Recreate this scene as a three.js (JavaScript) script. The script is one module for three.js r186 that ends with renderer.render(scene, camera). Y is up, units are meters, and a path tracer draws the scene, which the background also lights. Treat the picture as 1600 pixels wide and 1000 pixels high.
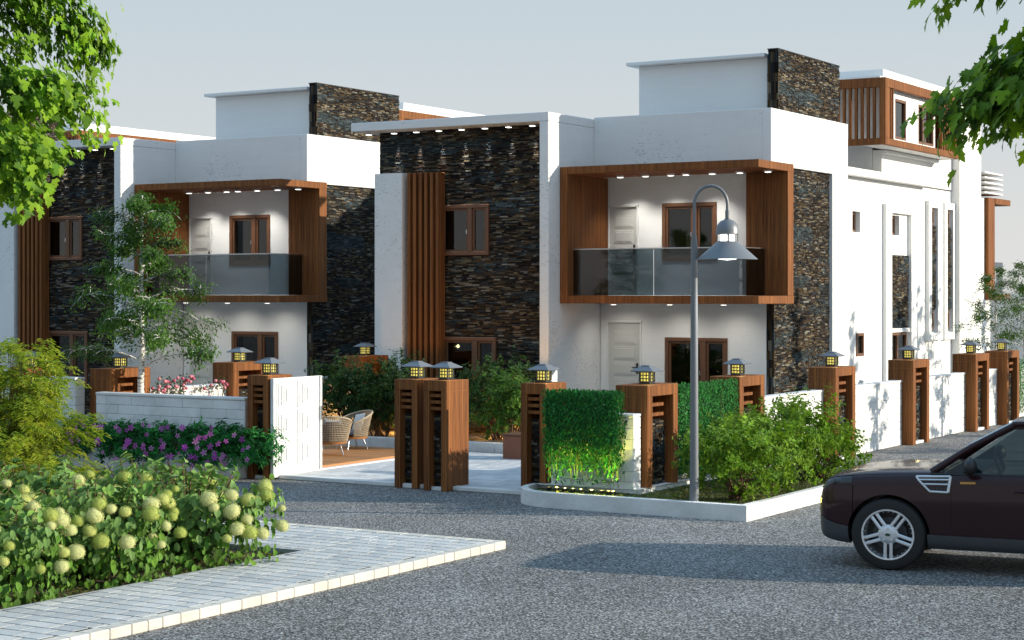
import * as THREE from 'three';
import { mergeGeometries, mergeVertices, toCreasedNormals } from 'three/addons/utils/BufferGeometryUtils.js';
import { Brush, Evaluator, SUBTRACTION } from 'three-bvh-csg';

// ---------------------------------------------------------------- camera, sky, sun, exposure
const scene = new THREE.Scene();
const rad = THREE.MathUtils.degToRad;
const camera = new THREE.PerspectiveCamera(2 * Math.atan(500 / 2851) * 180 / Math.PI, 1.6, 0.1, 3000);
camera.position.set(0, 3.2, 0);
camera.rotation.y = rad(31.25);
camera.setViewOffset(1600, 1000, 0, 43, 1600, 1000);
camera.updateProjectionMatrix();
scene.add(camera);

const SUN_EL = rad(17), SUN_AZ = rad(25);
const sunDir = new THREE.Vector3(Math.cos(SUN_EL) * Math.cos(SUN_AZ), Math.sin(SUN_EL), -Math.cos(SUN_EL) * Math.sin(SUN_AZ));
{
  const W = 512, Hh = 256, data = new Float32Array(W * Hh * 4);
  const stops = [[0, .585, .58, .56], [2.5, .55, .56, .555], [5, .50, .535, .55], [9, .43, .50, .545], [16, .42, .52, .61], [30, .38, .56, .74], [55, .32, .53, .78], [90, .29, .50, .77]];
  for (let j = 0; j < Hh; j++) {
    const el = ((j + .5) / Hh - .5) * 180, e = Math.max(el, 0);
    let k = 0; while (k < stops.length - 2 && e > stops[k + 1][0]) k++;
    const a = stops[k], b = stops[k + 1], t = Math.min(1, (e - a[0]) / (b[0] - a[0]));
    for (let i = 0; i < W; i++) {
      const ph = (i + .5) / W * 2 * Math.PI - Math.PI, p = (j * W + i) * 4;
      const x = Math.cos(ph) * Math.cos(rad(el)), y = Math.sin(rad(el)), z = Math.sin(ph) * Math.cos(rad(el));
      const c = Math.max(0, x * sunDir.x + y * sunDir.y + z * sunDir.z), gl = .25 * Math.pow(c, 10);
      for (let q = 0; q < 3; q++) data[p + q] = el < 0 ? [.3, .3, .3][q] : a[q + 1] + (b[q + 1] - a[q + 1]) * t + gl * [1, .95, .85][q];
      data[p + 3] = 1;
    }
  }
  const sky = new THREE.DataTexture(data, W, Hh, THREE.RGBAFormat, THREE.FloatType);
  sky.mapping = THREE.EquirectangularReflectionMapping; sky.magFilter = sky.minFilter = THREE.LinearFilter; sky.needsUpdate = true;
  scene.background = sky; scene.environment = sky;
}
const sun = new THREE.DirectionalLight(new THREE.Color().setRGB(1, .90, .73), 5);
sun.position.copy(sunDir).multiplyScalar(90).add(new THREE.Vector3(-17, 0, -34)); sun.target.position.set(-17, 0, -34);
sun.castShadow = true; sun.shadow.mapSize.set(4096, 4096); sun.shadow.radius = 1;
Object.assign(sun.shadow.camera, { left: -40, right: 40, top: 30, bottom: -30, near: 1, far: 220 });
scene.add(sun, sun.target);
const EXPOSURE = 1.3;

// ---------------------------------------------------------------- helpers
let seed = 1;
const rnd = () => { seed = (seed + 0x6D2B79F5) | 0; let t = Math.imul(seed ^ (seed >>> 15), 1 | seed); t = (t + Math.imul(t ^ (t >>> 7), 61 | t)) ^ t; return ((t ^ (t >>> 14)) >>> 0) / 4294967296; };
const rr = (a, b) => a + (b - a) * rnd();
const gauss = () => (rnd() + rnd() + rnd() + rnd() - 2) * .866;
const V = (x, y, z) => new THREE.Vector3(x, y, z);
const lerp = (a, b, t) => a + (b - a) * t, clamp = (x, a, b) => Math.min(b, Math.max(a, x));
const smooth = (t) => { t = clamp(t, 0, 1); return t * t * (3 - 2 * t); };
function hash(x, y, s) { let h = Math.imul(x, 374761393) ^ Math.imul(y, 668265263) ^ Math.imul(s, 974634777); h = Math.imul(h ^ (h >>> 13), 1274126177); return ((h ^ (h >>> 16)) >>> 0) / 4294967296; }
function vnoise(x, y, px, py, s) {          // value noise that repeats every px, py cells
  const xi = Math.floor(x), yi = Math.floor(y), fx = x - xi, fy = y - yi, u = fx * fx * (3 - 2 * fx), v = fy * fy * (3 - 2 * fy);
  const m = (a, n) => ((a % n) + n) % n, x0 = m(xi, px), x1 = m(xi + 1, px), y0 = m(yi, py), y1 = m(yi + 1, py);
  return lerp(lerp(hash(x0, y0, s), hash(x1, y0, s), u), lerp(hash(x0, y1, s), hash(x1, y1, s), u), v);
}
const fbm = (u, v, f, s, oct = 4, fy = f) => { let a = 0, w = .5, t = 0; for (let i = 0; i < oct; i++) { a += w * vnoise(u * f, v * fy, f, fy, s + i); t += w; w *= .5; f *= 2; fy *= 2; } return a / t; };
const toS = (c) => 255 * (c <= .0031308 ? 12.92 * c : 1.055 * Math.pow(c, 1 / 2.4) - .055);
function tex(n, m, size, fn, srgb = true) {  // fn(u, v) -> [r,g,b] linear (srgb) or one number
  const d = new Uint8Array(n * m * 4);
  for (let j = 0; j < m; j++) for (let i = 0; i < n; i++) {
    const c = fn((i + .5) / n, (j + .5) / m), p = (j * n + i) * 4, a = Array.isArray(c) ? c : [c, c, c];
    for (let q = 0; q < 3; q++) d[p + q] = clamp(srgb ? toS(Math.max(0, a[q])) : a[q] * 255, 0, 255);
    d[p + 3] = 255;
  }
  const t = new THREE.DataTexture(d, n, m); t.wrapS = t.wrapT = THREE.RepeatWrapping; t.magFilter = THREE.LinearFilter; t.minFilter = THREE.LinearMipmapLinearFilter; t.generateMipmaps = true;
  t.repeat.set(1 / size[0], 1 / size[1]); if (srgb) t.colorSpace = THREE.SRGBColorSpace; t.needsUpdate = true; return t;
}
const rgb = (r, g, b) => new THREE.Color().setRGB(r, g, b);
const std = (c, rough = .7, o = {}) => new THREE.MeshStandardMaterial({ color: Array.isArray(c) ? rgb(...c) : c, roughness: rough, ...o });
const phys = (c, rough = .7, o = {}) => new THREE.MeshPhysicalMaterial({ color: Array.isArray(c) ? rgb(...c) : c, roughness: rough, ...o });

// faces: lists of points; flat normals, uv in metres on the plane that the face is closest to
function poly(faces) {
  const pos = [], nor = [], uv = [];
  const a = V(), b = V(), n = V();
  for (const f of faces) {
    a.set(f[1][0] - f[0][0], f[1][1] - f[0][1], f[1][2] - f[0][2]); b.set(f[2][0] - f[0][0], f[2][1] - f[0][1], f[2][2] - f[0][2]); n.crossVectors(a, b).normalize();
    for (let k = 1; k < f.length - 1; k++) for (const p of [f[0], f[k], f[k + 1]]) { pos.push(...p); nor.push(n.x, n.y, n.z); uv.push(...uvOf(p, n)); }
  }
  return geoOf(pos, nor, uv);
}
const uvOf = (p, n) => Math.abs(n.y) > .7 ? [p[0], p[2]] : Math.abs(n.x) > Math.abs(n.z) ? [p[2], p[1]] : [p[0], p[1]];
function geoOf(pos, nor, uv, col) {
  const g = new THREE.BufferGeometry();
  g.setAttribute('position', new THREE.Float32BufferAttribute(pos, 3)); g.setAttribute('normal', new THREE.Float32BufferAttribute(nor, 3)); g.setAttribute('uv', new THREE.Float32BufferAttribute(uv, 2));
  if (col) g.setAttribute('color', new THREE.Float32BufferAttribute(col, 3));
  return g;
}
function metricUV(g) {
  if (g.index) g = g.toNonIndexed();
  const p = g.attributes.position, n = g.attributes.normal, uv = [];
  for (let i = 0; i < p.count; i += 3) {
    const m = V(); for (let k = 0; k < 3; k++) m.add(V(n.getX(i + k), n.getY(i + k), n.getZ(i + k)));
    for (let k = 0; k < 3; k++) uv.push(...uvOf([p.getX(i + k), p.getY(i + k), p.getZ(i + k)], m.normalize()));
  }
  g.setAttribute('uv', new THREE.Float32BufferAttribute(uv, 2));
  for (const k of Object.keys(g.attributes)) if (!['position', 'normal', 'uv', 'color'].includes(k)) g.deleteAttribute(k);
  return g;
}
function box(x0, x1, y0, y1, z0, z1, b = 0) {   // chamfered when b > 0
  if (x0 > x1) [x0, x1] = [x1, x0]; if (y0 > y1) [y0, y1] = [y1, y0]; if (z0 > z1) [z0, z1] = [z1, z0];
  b = Math.min(b, (x1 - x0) * .3, (y1 - y0) * .3, (z1 - z0) * .3);
  const X = [x0, x1], Y = [y0, y1], Z = [z0, z1], s = [-1, 1], F = [];
  const P = (i, j, k, ax) => [X[i] - (ax === 0 ? 0 : s[i] * b), Y[j] - (ax === 1 ? 0 : s[j] * b), Z[k] - (ax === 2 ? 0 : s[k] * b)];
  const add = (pts, out) => { const a = V(...pts[0]), n = V(...pts[1]).sub(a).cross(V(...pts[2]).sub(a)); F.push(n.x * out[0] + n.y * out[1] + n.z * out[2] < 0 ? pts.reverse() : pts); };
  for (const i of [0, 1]) {
    add([P(i, 0, 0, 0), P(i, 1, 0, 0), P(i, 1, 1, 0), P(i, 0, 1, 0)], [s[i], 0, 0]);
    add([P(0, i, 0, 1), P(1, i, 0, 1), P(1, i, 1, 1), P(0, i, 1, 1)], [0, s[i], 0]);
    add([P(0, 0, i, 2), P(1, 0, i, 2), P(1, 1, i, 2), P(0, 1, i, 2)], [0, 0, s[i]]);
  }
  if (b > 0) for (const i of [0, 1]) for (const j of [0, 1]) {
    add([P(i, j, 0, 0), P(i, j, 1, 0), P(i, j, 1, 1), P(i, j, 0, 1)], [s[i], s[j], 0]);
    add([P(i, 0, j, 0), P(i, 1, j, 0), P(i, 1, j, 2), P(i, 0, j, 2)], [s[i], 0, s[j]]);
    add([P(0, i, j, 1), P(1, i, j, 1), P(1, i, j, 2), P(0, i, j, 2)], [0, s[i], s[j]]);
    for (const k of [0, 1]) add([P(i, j, k, 0), P(i, j, k, 1), P(i, j, k, 2)], [s[i], s[j], s[k]]);
  }
  return poly(F);
}
function holed(u0, u1, v0, v1, holes, thick) {   // plate in the x-y plane, front at z = 0, going back
  const sh = new THREE.Shape([[u0, v0], [u1, v0], [u1, v1], [u0, v1]].map((p) => new THREE.Vector2(...p)));
  for (const [a, b, c, d] of holes) sh.holes.push(new THREE.Path([[a, c], [a, d], [b, d], [b, c]].map((p) => new THREE.Vector2(...p))));
  return new THREE.ExtrudeGeometry(sh, { depth: thick, bevelEnabled: false }).translate(0, 0, -thick);
}
const wallZ = (x0, x1, y0, y1, z, t, holes = []) => metricUV(holed(x0, x1, y0, y1, holes, t).translate(0, 0, z));                // faces +z
const wallX = (z0, z1, y0, y1, x, t, holes = []) => metricUV(holed(-z1, -z0, y0, y1, holes.map(([a, b, c, d]) => [-b, -a, c, d]), t).rotateY(Math.PI / 2).translate(x, 0, 0));  // faces +x; z0 < z1
function tube(pts, radii, sides = 7, cap = true) {
  const n = pts.length, pos = [], nor = [], uv = [], rings = []; let ref = V(.3, .1, .9), len = 0;
  for (let i = 0; i < n; i++) {
    const t = pts[Math.min(i + 1, n - 1)].clone().sub(pts[Math.max(i - 1, 0)]).normalize();
    if (Math.abs(t.dot(ref)) > .97) ref = V(1, .2, 0).normalize();
    const a = ref.clone().sub(t.clone().multiplyScalar(ref.dot(t))).normalize(), b = t.clone().cross(a); ref = a;
    if (i) len += pts[i].distanceTo(pts[i - 1]);
    const R = Array.isArray(radii) ? radii[i] : radii, ring = [];
    for (let k = 0; k <= sides; k++) { const an = k / sides * 2 * Math.PI, d = a.clone().multiplyScalar(Math.cos(an)).addScaledVector(b, Math.sin(an)); ring.push([pts[i].clone().addScaledVector(d, R), d, k / sides * 6.28 * Math.max(R, .01), len]); }
    rings.push(ring);
  }
  const put = (q) => { pos.push(q[0].x, q[0].y, q[0].z); nor.push(q[1].x, q[1].y, q[1].z); uv.push(q[2], q[3]); };
  for (let i = 0; i < n - 1; i++) for (let k = 0; k < sides; k++) for (const q of [rings[i][k], rings[i][k + 1], rings[i + 1][k + 1], rings[i][k], rings[i + 1][k + 1], rings[i + 1][k]]) put(q);
  if (cap) for (const [i, sgn] of [[0, -1], [n - 1, 1]]) {
    const t = pts[Math.min(i + 1, n - 1)].clone().sub(pts[Math.max(i - 1, 0)]).normalize().multiplyScalar(sgn);
    for (let k = 1; k < sides - 1; k++) for (const q of (sgn > 0 ? [0, k, k + 1] : [0, k + 1, k])) { const r = rings[i][q]; put([r[0], t, r[2], r[3]]); }
  }
  return geoOf(pos, nor, uv);
}
const bar = (a, b, r, sides = 6) => tube([V(...a), V(...b)], r, sides);
function lathe(pts, seg = 24) { const g = new THREE.LatheGeometry(pts.map((p) => new THREE.Vector2(...p)), seg).toNonIndexed(); return toCreasedNormals(g, .6); }
const plain = (g) => { g = g.index ? g.toNonIndexed() : g; for (const k of Object.keys(g.attributes)) if (!['position', 'normal', 'uv', 'color'].includes(k)) g.deleteAttribute(k); return g; };
const merge = (l) => { l = (Array.isArray(l) ? l : [l]).map(plain); return l.length === 1 ? l[0] : mergeGeometries(l); };

const used = {};
const numbered = (name) => { const k = used[name] = (used[name] ?? -1) + 1; return k ? `${name}_${String(k).padStart(3, '0')}` : name; };
function part(name, geos, mat, parent, pos) {
  const m = new THREE.Mesh(Array.isArray(geos) ? merge(geos) : geos, mat); m.name = name; m.castShadow = m.receiveShadow = true;
  if (pos) m.position.set(...pos); parent.add(m); return m;
}
const sub = (name, parent) => { const g = new THREE.Group(); g.name = name; parent.add(g); return g; };
function tag(o, label, category, group, kind) { if (label) o.userData.label = label; if (category) o.userData.category = category; if (group) o.userData.group = group; if (kind) o.userData.kind = kind; return o; }
function thing(name, label, category, pos = [0, 0, 0], turn = 0, group) { const o = new THREE.Group(); o.name = numbered(name); o.position.set(...pos); o.rotation.y = turn; scene.add(o); return tag(o, label, category, group); }
function copy(src, base, label, pos, turn = 0) { const o = src.clone(); o.name = numbered(base); o.position.set(...pos); o.rotation.y = turn; o.userData = { ...src.userData, label: label || src.userData.label }; scene.add(o); return o; }
const setting = (name, geos, mat) => tag(part(numbered(name), geos, mat, scene), null, null, null, 'structure');
function spot(parent, at, to, color, intensity, angle, pen = .6, dist = 0, radius = 1) {
  const l = new THREE.SpotLight(color, intensity, dist, angle, pen, 2); l.position.set(...at); l.target.position.set(...to); l.castShadow = true; l.shadow.radius = radius; l.name = 'light'; parent.add(l, l.target); return l;
}
function copies(name, geo, mat, list, parent, kind = 'stuff') {  // list: {m: Matrix4, c: Color}
  const im = new THREE.InstancedMesh(geo, mat, list.length); im.name = name; im.castShadow = im.receiveShadow = true;
  list.forEach((e, i) => { im.setMatrixAt(i, e.m); if (e.c) im.setColorAt(i, e.c); });
  im.userData.kind = kind; parent.add(im); return im;
}
const UPV = V(0, 1, 0), _q = new THREE.Quaternion(), _q2 = new THREE.Quaternion();
function place(p, dir, roll, s) {   // leaf lies in local x-y, stem at origin, tip along +y, face +z; dir = where the face looks
  _q.setFromUnitVectors(V(0, 0, 1), dir.clone().normalize()); _q2.setFromAxisAngle(V(0, 0, 1), roll);
  return new THREE.Matrix4().compose(p, _q.clone().multiply(_q2), Array.isArray(s) ? V(...s) : V(s, s, s));
}
// ---------------------------------------------------------------- materials
const M = {};
{
  const pit = (u, v) => {
    const n = fbm(u, v, 60, 11, 3, 150), n2 = fbm(u, v, 110, 31, 2, 260), area = smooth((fbm(u, v, 5, 41, 3) - .36) * 2.6);
    return clamp((n - .66) * 9, 0, 1) * area + clamp((n2 - .76) * 12, 0, 1) * .8 * (.3 + area);
  };
  const tone = (u, v) => .75 + .07 * (fbm(u, v, 6, 3, 4) - .5) + .05 * (fbm(u, v, 3, 7, 4, 40) - .5);
  M.travertine = std([1, 1, 1], .75, {
    map: tex(1024, 1024, [4, 4], (u, v) => { const t = tone(u, v) * (1 - .34 * clamp(pit(u, v), 0, 1)); return [t, t * .992, t * .97]; }),
    bumpMap: tex(1024, 1024, [4, 4], (u, v) => .8 - .7 * clamp(pit(u, v), 0, 1) + .1 * fbm(u, v, 60, 5, 3), false), bumpScale: .004,
  });
  M.plaster = std([1, 1, 1], .8, {
    map: tex(512, 512, [3, 3], (u, v) => { const t = .78 + .035 * (fbm(u, v, 5, 13, 5) - .5) + .03 * (fbm(u, v, 4, 17, 3, 64) - .5); return [t, t * .995, t * .975]; }),
    bumpMap: tex(512, 512, [3, 3], (u, v) => fbm(u, v, 70, 19, 3), false), bumpScale: .0025,
  });
  const grain = (u, v) => {
    const board = Math.floor(u * 22), bt = hash(board, 3, 5);
    const f = fbm(u + .02 * fbm(u, v, 3, 71, 2), v, 64, 51, 3, 3), g = fbm(u, v, 160, 53, 2, 10);
    return { bt, f, g, gap: Math.abs((u * 22) % 1 - .5) > .455 ? 1 : 0 };
  };
  M.wood = phys([1, 1, 1], .65, { specularIntensity: .35,
    map: tex(1024, 512, [1.2, 2.4], (u, v) => { const { bt, f, g, gap } = grain(u, v), t = clamp(.26 + .3 * bt + .8 * (f - .35) + .5 * (g - .5), 0, 1), k = gap ? .6 : 1; return [lerp(.06, .31, t) * k, lerp(.021, .116, t) * k, lerp(.009, .033, t) * k]; }),
    bumpMap: tex(1024, 512, [1.2, 2.4], (u, v) => { const { f, gap } = grain(u, v); return gap ? .2 : .6 + .3 * f; }, false), bumpScale: .004,
  });
  M.frameWood = std([.13, .055, .024], .5);
  M.deckWood = [0, 1, 2, 3].map((i) => std([.30 + .05 * i, .13 + .025 * i, .04 + .01 * i], .6, { bumpMap: M.wood.bumpMap, bumpScale: .003 }));
  M.asphalt = std([1, 1, 1], .92, {
    map: tex(1024, 1024, [5.3, 5.3], (u, v) => {
      const a = vnoise(u * 300, v * 300, 300, 300, 61), b = vnoise(u * 520, v * 520, 520, 520, 63), c = fbm(u, v, 4, 65, 4);
      let t = .02 + .42 * Math.pow(a, 1.8) + .30 * (b - .5) + .11 * (c - .5); if (hash(Math.floor(u * 512), Math.floor(v * 512), 9) > .985) t += .3;
      t = clamp(t, .03, .6); const wm = .04 * (fbm(u, v, 3, 67, 3) - .5); return [t * (1.0 + wm * 2), t * .99, t * (.97 - wm * 2)];
    }),
    bumpMap: tex(1024, 1024, [5.3, 5.3], (u, v) => .6 * vnoise(u * 300, v * 300, 300, 300, 61) + .4 * vnoise(u * 520, v * 520, 520, 520, 63), false), bumpScale: .012,
  });
  const conc = tex(512, 512, [1.1, 1.1], (u, v) => { const t = .92 + .3 * (fbm(u, v, 6, 81, 5) - .5) + .14 * (fbm(u, v, 90, 85, 2) - .5); return [t, t, t]; });
  const concB = tex(512, 512, [1.1, 1.1], (u, v) => fbm(u, v, 40, 87, 4), false);
  const con = (c, r = .85) => std(c, r, { map: conc, bumpMap: concB, bumpScale: .003 });
  M.paver = [[.50, .515, .52], [.55, .56, .56], [.45, .465, .475], [.60, .60, .59]].map((c) => con(c));
  M.tile = [[.58, .59, .60], [.64, .645, .65], [.52, .535, .55]].map((c) => con(c, .6));
  M.kerbStone = [[.62, .585, .52], [.66, .62, .55], [.57, .54, .49]].map((c) => con(c));
  M.block = [[.76, .76, .745], [.71, .71, .70], [.79, .785, .77]].map((c) => con(c));
  M.kerbWhite = con([.72, .715, .70]); M.mortar = con([.46, .46, .46]); M.bedding = con([.045, .045, .045]);
  M.soil = std([.06, .042, .028], .95, { bumpMap: concB, bumpScale: .03 });
  M.grassBase = std([.06, .075, .022], .95, { bumpMap: concB, bumpScale: .03 });
  M.stone = phys([1, 1, 1], .85, { specularIntensity: .25, vertexColors: true, bumpMap: concB, bumpScale: .004 });
  M.dark = std([.012, .011, .011], .8);
  M.darkMetal = std([.06, .062, .066], .42, { metalness: .85 });
  M.greyMetal = std([.17, .18, .195], .42, { metalness: .25 });
  M.steel = std([.62, .63, .64], .28, { metalness: 1 });
  M.whitePaint = std([.72, .72, .705], .5);
  M.doorPaint = std([.56, .555, .52], .5);
  M.glass = phys([.62, .64, .62], .02, { transmission: 1, thickness: 0, ior: 1.5 });
  M.railGlass = phys([.34, .40, .44], .02, { transmission: 1, thickness: 0, ior: 1.5 });
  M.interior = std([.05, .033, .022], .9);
  M.glow = std([1, 1, 1], .5, { emissive: rgb(1, .97, .9), emissiveIntensity: 3 });
  M.glowYellow = std([.5, .45, .15], .5, { emissive: rgb(1, .84, .16), emissiveIntensity: .5 });
}
// leaf shapes: tip along +y, face +z
const leafQuad = (() => { const w = .26, f = [[0, 0, 0], [w, .45, .06], [0, 1, -.04], [-w, .45, .06]]; return poly([[f[0], f[1], f[2]], [f[0], f[2], f[3]]]); })();
const leafNarrow = (() => { const w = .13, f = [[0, 0, 0], [w, .4, .05], [0, 1, -.12], [-w, .4, .05]]; return poly([[f[0], f[1], f[2]], [f[0], f[2], f[3]]]); })();
const leafOval = (() => {
  const F = [], r = [[0, 0, 0], [.2, .16, .05], [.31, .42, .06], [.24, .7, .02], [0, 1, -.12]], mid = [[0, 0, 0], [0, .18, -.02], [0, .45, -.01], [0, .72, -.04], [0, 1, -.12]];
  for (let k = 0; k < 4; k++) for (const s of [1, -1]) { const a = [s * r[k][0], r[k][1], r[k][2]], b = [s * r[k + 1][0], r[k + 1][1], r[k + 1][2]]; const q = k === 0 ? [mid[0], b, mid[1]] : k === 3 ? [mid[3], a, mid[4]] : [mid[k], a, b, mid[k + 1]]; F.push(s > 0 ? q : q.reverse()); }
  return poly(F);
})();
const leafMaple = (() => {   // five pointed lobes with side teeth
  const pts = [[0, 0]], lobes = [[-62, .78], [-28, .0], [0, 1.08]];
  const half = [[.06, .02], [.42, -.06], [.36, .08], [.60, .16], [.50, .22], [.72, .36], [.52, .37], [.56, .50], [.34, .44], [.24, .50], [.30, .66], [.42, .84], [.24, .80], [.18, .92], [.0, 1.12]];
  const all = [[0, 0], ...half, ...half.slice(0, -1).reverse().map(([x, y]) => [-x, y])];
  const g = new THREE.ShapeGeometry(new THREE.Shape(all.map((p) => new THREE.Vector2(...p)))).toNonIndexed(), p = g.attributes.position;
  for (let i = 0; i < p.count; i++) p.setZ(i, .10 * Math.abs(p.getX(i)) - .22 * Math.pow(p.getY(i) - .3, 2));
  g.computeVertexNormals(); return plain(g);
})();
const leafMat = (c, t = .4, r = .92) => phys(c, r, { transmission: t, thickness: 0, side: THREE.DoubleSide, specularIntensity: .3 });

// ledge stone: thin courses of uneven split stone, each stone its own little block, joined into one cladding
const PAL = [[.028, .022, .018], [.05, .036, .024], [.085, .055, .032], [.15, .095, .045], [.20, .15, .085], [.09, .088, .08], [.05, .055, .06], [.12, .075, .045], [.32, .24, .13], [.40, .36, .27]];
function ledge(axis, plane, u0, u1, y0, y1, { holes = [], ch = .029, len = [.06, .24], sd = 1, depth = .032, tint = null } = {}) {
  const keep = seed; seed = sd * 7919; const F = [], C = [];
  for (let y = y0; y < y1 - .004;) {
    const h = Math.min(ch * rr(.7, 1.3), y1 - y); let u = u0 - rr(0, len[1]);
    while (u < u1) {
      const l = rr(...len), segs = [[Math.max(u, u0), Math.min(u + l, u1)]]; u += l;
      for (const [a, b, c, d] of holes) if (y + h > c && y < d) for (let k = segs.length - 1; k >= 0; k--) { const [s, e] = segs[k]; if (e > a && s < b) { segs.splice(k, 1); if (s < a) segs.push([s, a]); if (e > b) segs.push([b, e]); } }
      for (const [s, e] of segs) if (e - s > .012) {
        const q = (s + e) / 2, g = .0025, dp = depth * (.25 + .75 * rnd()), dq = dp + rr(-.006, .006), a = s + g, b = e - g, c = y + g * .8, d = y + h - g * .8;
        const pn = fbm(q / 9 + 5, y / 9 + 5, 7, 200 + sd % 7, 4, 26), warm = fbm(q / 9 + 2, y / 9 + 2, 7, 300 + sd % 5, 3, 12);
        const lk = rr(.5, 1.9); let base = PAL[Math.floor(Math.pow(rnd(), 1.3) * PAL.length)].slice(); const br = rr(.65, 1.3) * (.7 + .8 * warm);
        if (pn > .54 && rnd() < (pn - .5) * 4) base = [.075, .095, .092].map((x) => x * lk);
        base = base.map((x, q) => x * br * [.33, .345, .385][q]); C.push(base);
        const P = (u, v, w) => axis === 'z' ? [u, v, plane + w] : [plane + w, v, -u];
        F.push([P(a, c, dp), P(b, c, dq), P(b, d, dq), P(a, d, dp)], [P(a, d, dp), P(b, d, dq), P(b, d, 0), P(a, d, 0)], [P(a, c, 0), P(b, c, 0), P(b, c, dq), P(a, c, dp)], [P(a, c, 0), P(a, c, dp), P(a, d, dp), P(a, d, 0)], [P(b, c, dq), P(b, c, 0), P(b, d, 0), P(b, d, dq)]);
      }
    }
    y += h;
  }
  seed = keep;
  const g = poly(F), col = new Float32Array(g.attributes.position.count * 3);
  for (let i = 0; i < g.attributes.position.count; i++) { const c = C[Math.floor(i / 30)]; col.set(c, i * 3); }
  g.setAttribute('color', new THREE.BufferAttribute(col, 3)); return g;
}
// ---------------------------------------------------------------- ground, road, paths
{
  const R = 700, g = poly([[[-R, 0, R], [R, 0, R], [R, 0, -R], [-R, 0, -R]]]);
  setting('road', g, M.asphalt);
}
function pave(name, base, mats, x0, x1, z0, z1, top, rowW, lens, parent, h = .05, gap = .008, keepIn = () => true, alongX = true, sd = 3, bump = .004) {
  const keep = seed; seed = sd * 131; const cache = {}; let n = 0;
  const [a0, a1, b0, b1] = alongX ? [x0, x1, z0, z1] : [z0, z1, x0, x1];
  for (let b = b0; b < b1 - .02; b += rowW) {
    const w = Math.min(rowW, b1 - b); let a = a0 - rr(0, lens[1]) * .9;
    while (a < a1) {
      let l = lens[Math.floor(rnd() * lens.length)]; const s = Math.max(a, a0), e = Math.min(a + l, a1); a += l;
      if (e - s < .05) continue;
      const cx = (s + e) / 2, cz = b + w / 2, L = Math.round((e - s) * 50) / 50, Wd = Math.round(w * 100) / 100;
      if (!keepIn(alongX ? cx : cz, alongX ? cz : cx)) continue;
      const key = L + '_' + Wd + '_' + (n % 3); cache[key] ??= metricUV(alongX ? box(-L / 2 + gap / 2, L / 2 - gap / 2, -h, 0, -Wd / 2 + gap / 2, Wd / 2 - gap / 2, .0012).translate((n % 3) * .37, 0, (n % 3) * .23) : box(-Wd / 2 + gap / 2, Wd / 2 - gap / 2, -h, 0, -L / 2 + gap / 2, L / 2 - gap / 2, .0012).translate((n % 3) * .37, 0, (n % 3) * .23));
      const m = part(name, cache[key], mats[Math.floor(Math.pow(rnd(), 1.3) * mats.length)], parent, [(alongX ? cx : cz) - (n % 3) * .37, top + rr(-bump, bump * .4), (alongX ? cz : cx) - (n % 3) * .23]);
      n++;
    }
  }
  seed = keep; return n;
}
{ // footpath in the foreground with kerb stones; it turns round the planting bed
  const p = tag(new THREE.Group(), null, null, null, 'structure'); p.name = 'footpath'; scene.add(p);
  part('bedding', [box(-13.5, -12.05, .004, .096, -19.24, -7), box(-21, -13.5, .004, .096, -19.24, -17.55)], M.bedding, p);
  pave('paver', null, M.paver, -13.5, -12.04, -19.22, -10.4, .1, .22, [.26, .30, .36], p, .06, .022, () => true, true, 5, .0008);
  pave('paver', null, M.paver, -17.4, -13.5, -19.22, -17.55, .1, .22, [.26, .30, .36], p, .06, .022, () => true, true, 6, .0008);
  seed = 77;
  for (let z = -19.42; z < -8.5;) { const l = rr(.2, .38); part('kerb_stone', box(-12.035, -11.87, 0, .104, z + .003, z + l - .003, .008), M.kerbStone[Math.floor(rnd() * 3)], p); z += l; }
  for (let x = -12.04; x > -17.5;) { const l = rr(.26, .42); part('kerb_stone', box(x - l + .003, x - .003, 0, .102, -19.42, -19.235, .008), M.kerbStone[Math.floor(rnd() * 3)], p); x -= l; }
  for (let x = -13.5; x > -15.5;) { const l = .36; part('kerb_stone', box(x - l + .003, x - .003, 0, .098, -17.55, -17.46, .006), M.paver[2], p); x -= l; }
  for (let z = -17.5; z < -9;) { const l = .4; part('kerb_stone', box(-13.56, -13.5, 0, .096, z + .003, z + l - .003, .006), M.paver[2], p); z += l; }
  setting('soil', box(-24, -13.57, .002, .03, -17.46, -4), M.soil);
}
{ // paved drive inside the gates
  const d = tag(new THREE.Group(), null, null, null, 'structure'); d.name = 'driveway'; scene.add(d);
  part('bedding', box(-19.62, -13.35, .003, .0568, -30.35, -24.75), M.bedding, d);
  pave('paving_slab', null, M.tile, -19.6, -13.35, -30.3, -24.86, .06, .34, [.5, .62, .74], d, .045, .014, () => true, true, 12, .001);
  part('threshold', box(-19.72, -14.3, .002, .07, -24.85, -24.68, .01), M.kerbWhite, d);
  part('edging', box(-19.74, -19.62, .002, .08, -29.9, -24.85, .01), M.kerbWhite, d);
}
{ // timber deck with its boards
  const d = thing('timber_deck', 'low orange brown timber deck under the wicker chairs', 'deck', [-21.8, 0, -27.6]);
  seed = 5; let i = 0;
  for (let z = -2.1; z < 2.25; z += .145) part('board', box(-1.9, 2.03, .09, .12, z, z + .139, .004), M.deckWood[Math.floor(rnd() * 4)], d);
  part('rim_board', [box(2.03, 2.06, 0, .118, -2.1, 2.24, .004)], M.deckWood[2], d); part('rim_board', box(-1.9, 2.06, 0, .118, 2.245, 2.275, .004), M.deckWood[1], d);
  part('joist', box(-1.85, 2, .004, .088, -2.05, 2.2), M.dark, d);
}
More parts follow.
